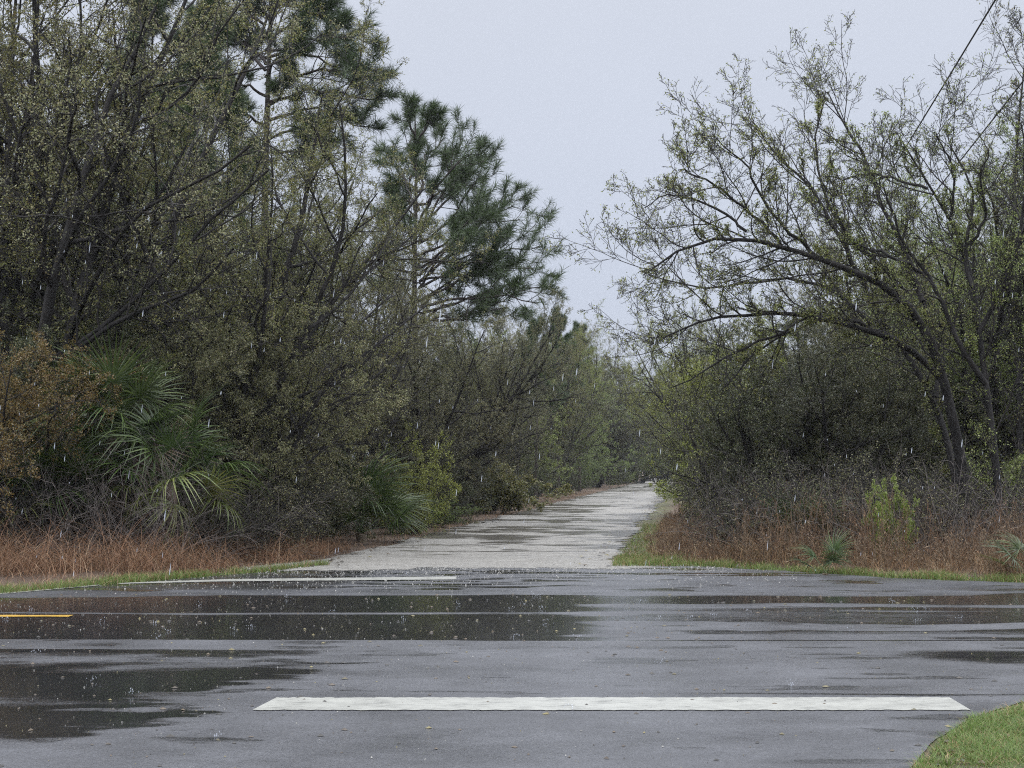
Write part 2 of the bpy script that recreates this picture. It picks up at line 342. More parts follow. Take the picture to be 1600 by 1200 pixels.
def wet_map(x, y):
    x = x + 0.6 * (fbm(x * 0.7, y * 0.9 + 50, 3) - 0.5); y0 = y; y = y + 0.5 * (fbm(x * 0.35 + 70, y * 0.7, 4) - 0.5) * sstep(0.2, 1.2, np.abs(y - 15.3))
    st = fbm(x * 0.45, y * 1.5, 4); st2 = fbm(x * 1.1 + 40, y * 3.4, 5); lo = fbm(x * 0.25 + 9, y * 0.4 + 3, 3)
    w = 0.0 * x
    band = sstep(15.25, 15.4, y + 0.02 * x) * sstep(21.0, 20.6, y - 0.03 * x + (st - 0.5) * 1.0)
    b = band * (0.95 + (st - 0.5) * 0.5 - 0.30 * sstep(0.3, 1.5, x) * sstep(7.0, 3.5, x))
    # lighter ridges between the puddles
    b -= 0.8 * np.exp(-((y - 18.35 - 0.012 * x + (lo - 0.5) * 0.5) / 0.13) ** 2) * sstep(3, 0.5, x) * sstep(-8, -4, x + 0 * y)
    b -= 0.9 * np.exp(-((y - 19.2 + (lo - 0.5) * 0.6) / 0.22) ** 2) * sstep(0.4, 1.4, x)
    b -= 0.6 * sstep(0.2, 1.2, x) * sstep(0.42, 0.54, st) * sstep(19, 18, y)
    b -= 0.9 * np.exp(-((y - 15.75) / 0.10) ** 2) * sstep(0.2, 1.0, x)
    w = np.maximum(w, b)
    w = np.maximum(w, np.exp(-((y0 - 15.32) / 0.05) ** 2) * 0.9 * sstep(-1, 0, x))
    # big puddle spreading left of the stop line
    edge = np.interp(y, [9.3, 10.0, 11.1, 12.5, 14.0, 14.8], [-3.2, -2.5, -1.95, -1.75, -1.6, -1.2])
    p = sstep(0.7, -0.7, x - edge + (st2 - 0.5) * 3.2) * sstep(9.2, 10.2, y + (st - .5) * 1.2) * sstep(14.9, 14.5, y)
    p = p * (0.80 + (st - 0.5) * 0.6 + (fbm(x * 0.8 + 7, y * 1.6 + 2, 4) - 0.5) * 1.3)
    w = np.maximum(w, p)
    w -= 0.8 * np.exp(-((y - 14.75 + 0.04 * (x + 4)) / 0.16) ** 2) * sstep(-1.7, -2.3, x)
    p = np.exp(-((x - 4.0) / 0.9) ** 2 - ((y - 14.0) / 0.55) ** 2) * (0.5 + st2 * 0.9)
    w = np.maximum(w, p)
    w = np.maximum(w, np.exp(-((y - 11.62) / 0.10) ** 2) * sstep(0.3, 1.6, x) * (0.3 + st2 * 0.6))
    # apron on the far side
    w = np.maximum(w, sstep(21.0, 21.8, y) * sstep(0.54, 0.66, st2) * 0.75)
    w = np.maximum(w, sstep(0.60, 0.72, st2) * 0.5)
    w = np.maximum(w, np.exp(-((x + 0.1) / 1.4) ** 2 - ((y - 22.6) / 0.7) ** 2) * sstep(0.42, 0.56, st2) * 0.9)
    w = np.maximum(w, np.exp(-((y - 25.3) / 0.25) ** 2) * sstep(-1.0, 0, x) * sstep(0.35, 0.5, st) * 0.9)
    w = np.maximum(w, sstep(21.0, 22, y) * sstep(-1.5, -2.5, x) * 0.52)
    return w
am = smooth(make_mesh('road', [(np.stack([XX, YY, 0 * XX + 0.004], -1), f, 0)], ('wet', wet_map(XX, YY))))
road = tag(link('road', am, [M['asphalt']]), kind='structure')

# painted markings: thin worn sheets
def strip(name, pts, z=0.009):
    """pts: (n,2,2) pairs across the line; edges roughened"""
    P = np.array(pts, float); n = 160
    t = np.linspace(0, 1, n); s = np.linspace(0, 1, len(P))
    A = np.stack([np.interp(t, s, P[:, 0, k]) for k in (0, 1)], -1); B = np.stack([np.interp(t, s, P[:, 1, k]) for k in (0, 1)], -1)
    d = norm(B - A); j = (np.random.default_rng(5).random((n, 2)) - 0.5) * 0.035
    A = A + d * j[:, :1]; B = B + d * j[:, 1:]
    V = np.concatenate([np.c_[A, np.full(n, z)], np.c_[B, np.full(n, z)]])
    i = np.arange(n - 1); f = np.stack([i, i + 1, i + 1 + n, i + n], -1)
    if np.cross(np.append(A[1] - A[0], 0), np.append(B[0] - A[0], 0))[2] < 0: f = f[:, ::-1]
    return make_mesh(name, [(V, f, 0)])
M['white_paint'] = paint_mat('worn_white_paint', (0.37, 0.37, 0.335), 0.2)
M['yellow_paint'] = paint_mat('worn_yellow_paint', (0.55, 0.33, 0.04))
nsl = strip('near_stop_line', [((-1.62, 10.86), (-1.55, 11.45)), ((2.86, 10.86), (2.88, 11.47))])
tag(link('stop_line', nsl, [M['white_paint']], road), 'wide white stop line across the near lane')
fsl = strip('far_stop_line', [((-5.2, 22.85), (-5.15, 23.1)), ((-4.0, 23.35), (-3.9, 23.85)), ((-0.77, 23.8), (-0.78, 24.45))])
tag(link('stop_line', fsl, [M['white_paint']], road), 'thin far white stop line in front of the gravel track')
el = strip('edge_line', [((-40, 19.9), (-40, 20.05)), ((-9, 20.25), (-9, 20.4)), ((-6.3, 20.75), (-6.4, 20.92)), ((-5.35, 22.6), (-5.42, 22.75))], 0.0085)
tag(link('edge_line', el, [M['white_paint']], road))
yl = strip('centre_line', [((-40, 17.75), (-40, 17.95)), ((-4.53, 17.75), (-4.53, 17.95))])
tag(link('centre_line', yl, [M['yellow_paint']], road))

# gravel track
M['gravel'] = gravel_mat()
ty = np.concatenate([np.linspace(24.6, 60, 560), np.linspace(60.3, 150, 200), np.linspace(151, 320, 60)])
tu = np.linspace(-1.12, 1.12, 76)
TU, TY = np.meshgrid(tu, ty)
flare = 1 + 0.35 * sstep(29.5, 26.5, TY)
hw = (HW + 0.6 * (fbm(TY * 0.45, np.sign(TU) * 7 + TY * 0) - 0.5) + 0.35 * (fbm(TY * 2.3, np.sign(TU) * 5 + TY * 0) - 0.5)) * flare
TX = track_c(TY) + TU * hw
TYj = TY + (TY < 26.8) * (fbm(TX * 1.3, TX * 0 + 2) - 0.5) * 1.2 * sstep(27, 26, TY)
TZ = 0.010 + 0.02 * (fbm(TX * 1.2, TY * 0.8) - 0.5) * sstep(27, 29, TY) - 0.001
pud = fbm(TX * 0.55 + 3, TY * 1.5, 4); pud2 = fbm(TX * 0.4 + 13, TY * 0.22, 3)
pud = 0.6 * pud + 0.4 * fbm(TX * 1.6 + 3, TY * 1.1, 4)
pw = 0.62 * sstep(0.44, 0.60, pud) + 0.35 * sstep(0.42, 0.6, pud2) + 0.14 * np.exp(-(TU / 0.16) ** 2) + 0.22 * sstep(0.75, 1.0, np.abs(TU) + 0.5 * (pud2 - 0.5)) - 0.05
pw = pw * (0.35 + 0.65 * sstep(28, 33, TY)) + 0.06
nx = len(tu); i = np.arange(nx - 1)[None, :] + np.arange(len(ty) - 1)[:, None] * nx
f = np.stack([i, i + 1, i + nx + 1, i + nx], -1).reshape(-1, 4)
tm = smooth(make_mesh('track', [(np.stack([TX, TYj, TZ], -1), f, 0)], ('wet', pw)))
cov = np.minimum(sstep(25.0, 27.9, TYj + 0.9 * (fbm(TX * 0.8, TX * 0 + 4) - 0.5) - 0.25 * (TX > 0.4) + 0.5 * (TX < -1.5)), sstep(1.12, 0.93, np.abs(TU)))
ca = tm.attributes.new('cover', 'FLOAT', 'POINT'); ca.data.foreach_set('value', cov.astype(np.float32).ravel())
tag(link('gravel_track', tm, [M['gravel']]), kind='structure')

# ------------------------------------------------------------------ branching plants
def tubes(P, Rr, k=3):
    n, m, _ = P.shape
    t = np.empty_like(P); t[:, 1:-1] = P[:, 2:] - P[:, :-2]; t[:, 0] = P[:, 1] - P[:, 0]; t[:, -1] = P[:, -1] - P[:, -2]; t = norm(t)
    ref = norm(np.cross(t[:, 0], rng.normal(size=(n, 3))))[:, None]
    u = norm(np.cross(t, ref)); v = np.cross(t, u)
    a = np.arange(k) * 2 * np.pi / k
    ring = u[:, :, None] * np.cos(a)[:, None] + v[:, :, None] * np.sin(a)[:, None]
    V = P[:, :, None] + ring * Rr[:, :, None, None]
    base = (np.arange(n) * m * k)[:, None, None] + (np.arange(m - 1) * k)[None, :, None]
    j = np.arange(k)[None, None]; j2 = (j + 1) % k
    f = np.stack([base + j, base + j2, base + k + j2, base + k + j], -1).reshape(-1, 4)
    return V.reshape(-1, 3), f

def grow(P0, D0, L, r0, seg, wander=0.25, trop=(0, 0, 0.1), tip=0.35, mod=None):
    n = len(P0); P = np.empty((n, seg + 1, 3)); P[:, 0] = P0; d = norm(D0); st = (L / seg)[:, None]
    trop = np.asarray(trop)
    for s in range(seg):
        d = norm(d + rng.normal(size=(n, 3)) * wander + trop)
        P[:, s + 1] = P[:, s] + d * st
    rr = r0[:, None] * np.linspace(1, tip, seg + 1)[None]
    return P, rr

def spawn(P, Rr, k, tmin, tmax, ang, lratio, ratio_end=0.5, plen=None, bias=None, lmin=0.0):
    """k children per parent, returns P0,D0,L,r0"""
    n, m, _ = P.shape
    if plen is None: plen = np.linalg.norm(np.diff(P, axis=1), axis=2).sum(1)
    t = tmin + (tmax - tmin) * (np.arange(k)[None] + rng.random((n, k))) / k
    x = t * (m - 1); i = np.minimum(x.astype(int), m - 2); fr = (x - i)[..., None]
    idx = np.arange(n)[:, None]
    p = P[idx, i] * (1 - fr) + P[idx, i + 1] * fr
    r = (Rr[idx, i] * (1 - fr[..., 0]) + Rr[idx, i + 1] * fr[..., 0])
    tan = norm(P[idx, i + 1] - P[idx, i])
    q = norm(np.cross(tan, rng.normal(size=tan.shape)))
    if bias is not None: q = norm(q + np.asarray(bias))
    a = R(ang) * (0.65 + 0.7 * rng.random((n, k)))[..., None]
    d = tan * np.cos(a) + q * np.sin(a)
    L = plen[:, None] * lratio * (1 - (1 - ratio_end) * (t - tmin) / (tmax - tmin + 1e-6)) * (0.7 + 0.6 * rng.random((n, k)))
    L = np.maximum(L, lmin)
    return p.reshape(-1, 3), d.reshape(-1, 3), L.ravel(), r.ravel()

def leaves(P, per, size, aspect=0.45, spread=0.05, droop=0.2, tmin=0.1, frac=1.0):
    n, m, _ = P.shape
    if frac < 1: P = P[rng.random(n) < frac]; n = len(P)
    t = tmin + (1 - tmin) * rng.random((n, per)); x = t * (m - 1); i = np.minimum(x.astype(int), m - 2); fr = (x - i)[..., None]
    idx = np.arange(n)[:, None]
    p = (P[idx, i] * (1 - fr) + P[idx, i + 1] * fr).reshape(-1, 3)
    N = len(p); p = p + rng.normal(size=(N, 3)) * spread * 0.5
    d = norm(rng.normal(size=(N, 3)) + np.array([0, 0, -droop])); s = norm(np.cross(d, rng.normal(size=(N, 3))))
    l = (size * (0.6 + 0.8 * rng.random(N)))[:, None]
    nrm = np.cross(d, s)
    mid = p + d * l * 0.45
    V = np.stack([p, mid + s * l * aspect * 0.5 + nrm * l * 0.06, p + d * l, mid - s * l * aspect * 0.5 + nrm * l * 0.06], 1).reshape(-1, 3)
    f = np.arange(N * 4).reshape(-1, 4)
    return V, f

def spawn_limbs(P, Rr, per_m, lens, ang, seg, wa, tr, cap):
    """side branches spaced evenly along every limb, of similar absolute length"""
    out = []
    for i in range(len(P)):
        ln = np.linalg.norm(np.diff(P[i], axis=0), axis=1).sum(); k = max(4, int(ln * per_m))
        t0 = 0.3 if Rr[i, 0] > 0.09 else 0.08
        p, d, L, r = spawn(P[i:i + 1], Rr[i:i + 1], k, t0, 1.0, ang, 1.0)
        L = lens[0] + (lens[1] - lens[0]) * rng.random(k) ** 1.8
        out.append((p, d, L, np.minimum(r * 0.6, cap)))
    p, d, L, r = [np.concatenate([o_[j] for o_ in out]) for j in range(4)]
    return grow(p, d, L, r, seg, wa, (0, 0, tr))

def finish(P, Rr, out_trunk, out_crown, spec, leafsz, leafper, frac=1.0, aspect=0.45):
    """grow the levels in spec from limbs (P,Rr); spec rows: (k, tmin, tmax, ang, lratio, seg, wander, trop, rcap)"""
    for li, (k, tmin, tmax, ang, lr, seg, wa, tr, rcap) in enumerate(spec):
        p, d, L, r = spawn(P, Rr, k, tmin, tmax, ang, lr)
        r = np.minimum(r * 0.62, rcap)
        P, Rr = grow(p, d, L, r, seg, wa, (0, 0, tr))
        Rr = np.maximum(Rr, 0.0035)
        V, f = tubes(P, Rr, 5 if li == 0 else 3)
        (out_trunk if li == 0 else out_crown).append((V, f, 0))
        if li >= len(spec) - 2:
            V, f = leaves(P, leafper if li == len(spec) - 1 else max(1, leafper // 2), leafsz, aspect, frac=frac)
            out_crown.append((V, f, 1))

def decid(seed, H=10, stems=4, lean=0.28, leafsz=0.055, per=5, dens=1.0, base_sp=0.25, tmin=0.3, up=0.06, frac=1.0, l1=0.42, ks=(10, 8, 6, 3)):
    global rng; rng = np.random.default_rng(seed)
    n = stems; a = rng.random(n) * 6.28
    P0 = np.stack([np.cos(a) * base_sp * rng.random(n), np.sin(a) * base_sp * rng.random(n), np.full(n, -0.25)], -1)
    D0 = np.stack([np.cos(a) * lean * (0.4 + rng.random(n)), np.sin(a) * lean * (0.4 + rng.random(n)), np.ones(n)], -1)
    L = H * (0.8 + 0.25 * rng.random(n)); r0 = 0.011 * L * (0.7 + 0.6 * rng.random(n)) + 0.02
    P, Rr = grow(P0, D0, L, r0, 12, 0.09, (0, 0, 0.03), 0.15)
    tr, cr = [], []
    V, f = tubes(P, Rr, 8); tr.append((V, f, 0))
    ks = [max(2, int(round(k * dens))) for k in ks]
    spec = [(ks[0], tmin, 0.98, 48, l1, 8, 0.14, up, 0.05), (ks[1], 0.15, 0.97, 45, 0.48, 6, 0.2, up * 0.8, 0.02),
            (ks[2], 0.1, 1, 45, 0.45, 4, 0.22, 0.03, 0.009), (ks[3], 0.1, 1, 45, 0.5, 3, 0.25, 0.02, 0.005)]
    finish(P, Rr, tr, cr, spec, leafsz, per, frac)
    return smooth(make_mesh('trunk', tr)), make_mesh('crown', cr)

def shrub(seed, H=2.5, stems=16, lean=0.7, leafsz=0.045, per=5, ks=(8, 6, 4), frac=1.0, aspect=0.5):
    global rng; rng = np.random.default_rng(seed)
    n = stems; a = rng.random(n) * 6.28; q = np.sqrt(rng.random(n))
    P0 = np.stack([np.cos(a) * 0.3 * q * H * 0.5, np.sin(a) * 0.3 * q * H * 0.5, np.full(n, -0.1)], -1)
    D0 = np.stack([np.cos(a) * lean * q, np.sin(a) * lean * q, np.ones(n)], -1)
    L = H * (0.6 + 0.5 * rng.random(n)); r0 = 0.008 + 0.006 * rng.random(n) * H * 0.5
    P, Rr = grow(P0, D0, L, r0, 8, 0.13, (0, 0, -0.01), 0.2)
    tr, cr = [], []
    V, f = tubes(P, Rr, 5); tr.append((V, f, 0))
    spec = [(ks[0], 0.1, 1, 50, 0.38, 5, 0.2, 0.02, 0.010), (ks[1], 0.1, 1, 50, 0.5, 4, 0.22, 0.0, 0.006), (ks[2], 0.1, 1, 45, 0.6, 3, 0.25, 0.0, 0.004)]
    finish(P, Rr, tr, cr, spec, leafsz, per, frac, aspect)
    return smooth(make_mesh('stems', tr)), make_mesh('foliage', cr)

def limb_tree(seed, limbs, spec, leafsz, per, frac=1.0, origin=None, jitter=0.0):
    """limbs: list of (list of world points, r0, r1)"""
    global rng; rng = np.random.default_rng(seed)
    tr, cr = [], []; m = 14; PP, RR = [], []
    for pts, r0, r1 in limbs:
        pts = np.array(pts, float); s = np.concatenate([[0], np.cumsum(np.linalg.norm(np.diff(pts, axis=0), axis=1))]); s /= s[-1]
        t = np.linspace(0, 1, m); P = np.stack([np.interp(t, s, pts[:, k]) for k in range(3)], -1)
        for _ in range(2): P[1:-1] = 0.25 * P[:-2] + 0.5 * P[1:-1] + 0.25 * P[2:]
        w = np.cumsum(rng.normal(size=(m, 3)) * 0.03, 0); w -= w * 0 + w[0]; P += w * (jitter if len(PP) else 0.0)
        PP.append(P); RR.append(np.linspace(r0, r1, m))
    P = np.array(PP) - np.asarray(origin); Rr = np.array(RR)
    V, f = tubes(P, Rr, 9); tr.append((V, f, 0))
    P, Rr = spawn_limbs(P, Rr, 4.2, (0.3, 2.0), 42, 9, 0.13, 0.07, 0.016)
    V, f = tubes(P, Rr, 5); cr.append((V, f, 0))
    finish(P, Rr, cr, cr, spec, leafsz, per, frac)
    return smooth(make_mesh('trunk', tr)), make_mesh('crown', cr)

def needles(tips, dirs, per, ln, w=0.009):
    n = len(tips); N = n * per
    t = np.repeat(tips, per, 0) - np.repeat(dirs, per, 0) * (rng.random((N, 1)) * ln * 0.9)
    d = norm(np.repeat(dirs, per, 0) * 0.55 + rng.normal(size=(N, 3)) * 0.55 + np.array([0, 0, 0.08]))
    s = norm(np.cross(d, rng.normal(size=(N, 3)))) * w * (0.7 + 0.6 * rng.random((N, 1)))
    L = ln * (0.7 + 0.5 * rng.random((N, 1)))
    mid = t + d * L * 0.5; tip = t + d * L + np.array([0, 0, -0.12]) * L * rng.random((N, 1))
    V = np.stack([t - s * 0.5, t + s * 0.5, mid + s * 0.5, tip, mid - s * 0.5], 1).reshape(-1, 3)
    b = (np.arange(N) * 5)[:, None]
    return V, b + np.array([[0, 1, 2, 3, 4]])

def pine(seed, H, limbs=None, nl=24, reach=2.6, zmin=0.45, lean=(0, 0), ln=0.24, per=34, r0=0.16, sub=(7, 3)):
    """limbs: optional list of world-relative polylines from the trunk"""
    global rng; rng = np.random.default_rng(seed)
    m = 16; z = np.linspace(0, 1, m)
    T = np.stack([lean[0] * z * H + 0.05 * np.sin(z * 9), lean[1] * z * H + 0.05 * np.cos(z * 7), z * H - 0.3 * (1 - z)], -1)[None]
    Rt = (r0 * (1 - 0.9 * z))[None]
    tr, cr = [], []; V, f = tubes(T, Rt, 10); tr.append((V, f, 0))
    if limbs is None:
        tz = zmin + (1 - zmin) * (np.arange(nl) + rng.random(nl)) / nl
        a = np.arange(nl) * 2.4 + rng.random(nl)
        p0 = np.stack([np.interp(tz, z, T[0, :, k]) for k in range(3)], -1)
        L = reach * (1.08 - 0.75 * (tz - zmin) / (1 - zmin)) * (0.65 + 0.6 * rng.random(nl))
        el = 0.15 + 0.7 * (tz - zmin) / (1 - zmin)
        D = np.stack([np.cos(a), np.sin(a), el], -1)
        P, Rr = grow(p0, D, L, np.full(nl, 0.035), 8, 0.13, (0, 0, 0.05), 0.3)
    else:
        PP = []
        for pts in limbs:
            pts = np.array(pts, float); s = np.concatenate([[0], np.cumsum(np.linalg.norm(np.diff(pts, axis=0), axis=1))]); s /= s[-1]
            t = np.linspace(0, 1, 9); PP.append(np.stack([np.interp(t, s, pts[:, k]) for k in range(3)], -1))
        P = np.array(PP); P[:, 1:] += rng.normal(size=P[:, 1:].shape) * 0.04; Rr = np.repeat(np.linspace(0.045, 0.015, 9)[None], len(P), 0)
    V, f = tubes(P, Rr, 6); tr.append((V, f, 0))
    p, d, L, r = spawn(P, Rr, sub[0], 0.3, 1.0, 42, 0.34, 0.6, lmin=0.3)
    P2, R2 = grow(p, d, L, np.minimum(r * 0.6, 0.016), 5, 0.16, (0, 0, 0.09), 0.5)
    V, f = tubes(P2, R2, 4); cr.append((V, f, 0))
    p, d, L, r = spawn(P2, R2, sub[1], 0.35, 1.0, 38, 0.45, 0.8, lmin=0.2)
    P3, R3 = grow(p, d, L, np.minimum(r * 0.7, 0.010), 3, 0.15, (0, 0, 0.15), 0.8)
    V, f = tubes(P3, R3, 3); cr.append((V, f, 0))
    tips = np.concatenate([P2[:, -1], P3[:, -1], P[:, -1], P3[:, -2]]); dirs = norm(np.concatenate([P2[:, -1] - P2[:, -2], P3[:, -1] - P3[:, -2], P[:, -1] - P[:, -2], P3[:, -2] - P3[:, -3]]))
    tips = np.concatenate([tips, T[:, -1]]); dirs = np.concatenate([dirs, [[0, 0, 1]]])
    V, f = needles(tips, dirs, per, ln); cr.append((V, f, 1))
    return smooth(make_mesh('trunk', tr)), make_mesh('crown', cr)

def plant(name, meshes, mats, loc, rz, s, label, cat, group=None, parts=('trunk', 'crown')):
    e = empty(name, loc, rz, s); tag(e, label, cat, group)
    link(parts[0], meshes[0], [mats[0]], e)
    link(parts[1], meshes[1], [mats[1], mats[2]], e)
    return e

def restyle(e, leaf, trunk_mat=None):
    """give a copy its own leaf material without copying its mesh"""
    for ch in [k for k in COL.objects if k.parent == e]:
        if len(ch.data.materials) > 1:
            ch.material_slots[1].link = 'OBJECT'; ch.material_slots[1].material = leaf

# palmettos ---------------------------------------------------------
def frond_mesh(seed, pet=0.8, rad=0.75, nl=28, span=115, wdt=0.028, droop=0.25):
    global rng; rng = np.random.default_rng(seed)
    g = []
    t = np.linspace(0, 1, 7); pp = np.stack([t * pet, 0 * t, -0.10 * t ** 2 * pet], -1)[None]
    V, f = tubes(pp, np.linspace(0.011, 0.007, 7)[None], 4); g.append((V, f, 1))
    a = R(1) * np.linspace(-span, span, nl) + rng.normal(size=nl) * 0.03
    L = rad * (0.72 + 0.28 * np.cos(a * 0.75)) * (0.9 + 0.2 * rng.random(nl))
    s = np.linspace(0, 1, 6)[None]
    hub = pp[0, -1]
    d = np.stack([np.cos(a), np.sin(a), 0 * a], -1)
    lift = 0.18 * np.cos(a * 0.8)
    P = hub + d[:, None] * (L[:, None] * s)[..., None]
    P[..., 2] += lift[:, None] * s * L[:, None] - (droop * (0.6 + 0.9 * rng.random(nl)))[:, None] * s ** 2.6 * L[:, None] + 0.12 * np.abs(np.sin(a))[:, None] * s * L[:, None]
    side = np.stack([-np.sin(a), np.cos(a), 0 * a], -1)[:, None]
    w = wdt * np.array([0.5, 1, 1.0, 0.8, 0.5, 0.08])[None, :, None]
    A = P + side * w * 0.5; C = P + np.array([0, 0, -0.3]) * w; B = P - side * w * 0.5
    V = np.stack([A, C, B], 2).reshape(-1, 3)
    b = (np.arange(nl) * 18)[:, None] + (np.arange(5) * 3)[None]
    f = np.concatenate([np.stack([b, b + 1, b + 4, b + 3], -1).reshape(-1, 4), np.stack([b + 1, b + 2, b + 5, b + 4], -1).reshape(-1, 4)])
    g.append((V, f, 0))
    return make_mesh('frond', g)
M['petiole'] = leaf_mat('green_petiole', [(0.07, 0.11, 0.04), (0.10, 0.13, 0.05)], 0)
frond_v = [frond_mesh(s, 0.8, 0.8, 30, 118, 0.03, d) for s, d in ((1, 0.35), (2, 0.6), (3, 0.2), (4, 0.8))]
for fm in frond_v: fm.materials.append(M['frond']); fm.materials.append(M['petiole'])

def palmetto(loc, n, s, seed, label, group=None, old=0.15, dead=0.0, elmin=5, elmax=85, stem=0.3):
    global rng; rng = np.random.default_rng(seed); r = rng
    e = empty('palmetto', loc); tag(e, label, 'palmetto', group)
    k = 16; t = np.linspace(0, 1, 8)
    P = np.stack([0.03 * np.sin(t * 5), 0 * t, t * stem - 0.1], -1)[None]
    V, f = tubes(P, np.full((1, 8), 0.09 * s), 9)
    V = V + np.random.default_rng(seed).normal(size=V.shape) * 0.008
    link('stem', make_mesh('palm_stem', [(V, f, 0)]), [M['frond_dead']], e)
    for i in range(n):
        fr = link('frond', frond_v[i % 4], None, e)
        q = (i + r.random()) / n
        el = R(elmax + (elmin - elmax) * q); az = i * 2.399 + r.random() * 0.5
        fr.location = (0, 0, stem - 0.1); ss = s * (0.8 + 0.35 * r.random()); fr.scale = (ss,) * 3
        fr.rotation_euler = (r.normal() * 0.35, -el, az)
        if q > 1 - old:
            fr.material_slots[0].link = 'OBJECT'; fr.material_slots[0].material = M['frond_dead'] if r.random() < dead else M['frond_old']
            fr['label'] = 'yellowing lower frond' if fr.material_slots[0].material == M['frond_old'] else 'dead brown frond'
    return e

# ------------------------------------------------------------------ tree prototypes
PROTO = {
 'a': decid(11, 10, 4, 0.30, 0.043, 7),
 'b': decid(12, 10, 5, 0.38, 0.043, 7, tmin=0.22, ks=(11, 8, 6, 3)),
 'c': decid(13, 10, 3, 0.22, 0.043, 7, tmin=0.35, ks=(13, 8, 6, 3)),
 'd': decid(14, 10, 6, 0.45, 0.042, 7, tmin=0.18, up=0.03, ks=(10, 8, 6, 3)),
 'e': decid(15, 6, 5, 0.45, 0.05, 8, tmin=0.08, up=0.02, l1=0.5, ks=(12, 8, 6, 3)),      # low dense understory tree
 'f': decid(16, 6, 7, 0.55, 0.05, 8, tmin=0.05, up=0.0, l1=0.5, ks=(10, 8, 5, 3)),
}
SHR = [shrub(21, 2.5), shrub(22, 2.5, 20, 0.9, per=6), shrub(23, 2.0, 14, 0.8, 0.06, per=7, aspect=0.6), shrub(24, 2.5, 18, 0.8, 0.04, per=1, ks=(9, 7, 4))]

TOPZ = {}
for k_, (a_, b_) in PROTO.items():
    co = np.empty(len(b_.vertices) * 3, np.float32); b_.vertices.foreach_get('co', co); TOPZ[k_] = float(np.percentile(co[2::3], 99.3))
def T(kind, px, Y, H, leaf, label, cat='tree', group=None, rz=None, name='leafy_tree', sx=1.0, bark='bark'):
    x = gx(px, Y); s = H / TOPZ[kind]
    rz = rng2.random() * 6.28 if rz is None else rz
    e = plant(name, PROTO[kind], (M[bark], M['twig'], M['leaf_olive']), (x, Y, float(ground_h(np.array(x), np.array(float(Y))))), rz, (s * sx, s * sx, s), label, cat, group)
    if leaf != 'leaf_olive': restyle(e, M[leaf])
    return e
rng2 = np.random.default_rng(77)

# --- left side, front trees
T('a', 20, 30.5, 12.0, 'leaf_grey', 'tall many-stemmed tree with sky between its dark stems at the left edge', name='spreading_tree')
T('c', 105, 31.5, 12.5, 'leaf_olive', 'tall slim-stemmed tree behind the rusty shrub, crown out of the top of the frame', name='spreading_tree')
T('b', 215, 33, 12.0, 'leaf_olive', 'tall olive-leaved tree rising straight behind the big fan palm', name='spreading_tree')
T('d', 320, 31.5, 9.4, 'leaf_olive', 'broad tree with long limbs rising to the right in front of the tallest pine', name='spreading_tree')
T('b', 425, 34, 8.4, 'leaf_olive', 'grey-green twiggy tree right of the broad one and left of the lone pine', name='spreading_tree', sx=0.85)
T('d', 515, 38, 7.4, 'leaf_grey', 'twiggy round-topped tree just left of the lone pine trunk', name='spreading_tree', sx=0.8)
# --- second row and trees along the left of the track
G1 = 'trees of the wood left of the track'
for (k, px, Y, H, lf) in [('c', 40, 40, 8.5, 'leaf_olive'), ('a', 160, 42, 10.0, 'leaf_grey'), ('b', 260, 43, 10.5, 'leaf_green'), ('a', 380, 48, 10.5, 'leaf_olive'),
        ('c', -40, 36, 9, 'leaf_olive'), ('d', 480, 47, 9.0, 'leaf_olive'), ('b', 545, 53, 8.6, 'leaf_grey'), ('a', 150, 52, 10.5, 'leaf_olive'), ('b', 250, 55, 11, 'leaf_grey')]:
    T(k, px, Y, H, lf, 'one of the half-hidden trees filling the wood behind the front trees on the left', group=G1)
G2 = 'trees lining the left of the gravel track'
for (k, px, Y, H, lf) in [('d', 640, 45, 6.6, 'leaf_grey'), ('b', 700, 51, 6.8, 'leaf_grey'), ('a', 735, 58, 7.2, 'leaf_olive'), ('d', 775, 64, 7.6, 'leaf_grey'), ('b', 800, 74, 8.6, 'leaf_grey'),
        ('a', 835, 86, 9.6, 'leaf_olive'), ('d', 860, 98, 10.2, 'leaf_green'), ('b', 880, 112, 11.2, 'leaf_olive'), ('a', 905, 130, 12, 'leaf_green'), ('d', 930, 150, 13, 'leaf_olive'), ('b', 955, 175, 14.0, 'leaf_green'), ('d', 975, 195, 14.0, 'leaf_olive')]:
    T(k, px, Y, H, lf, 'grey-green roadside tree in the row shrinking away along the left of the track', group=G2, sx=0.85)
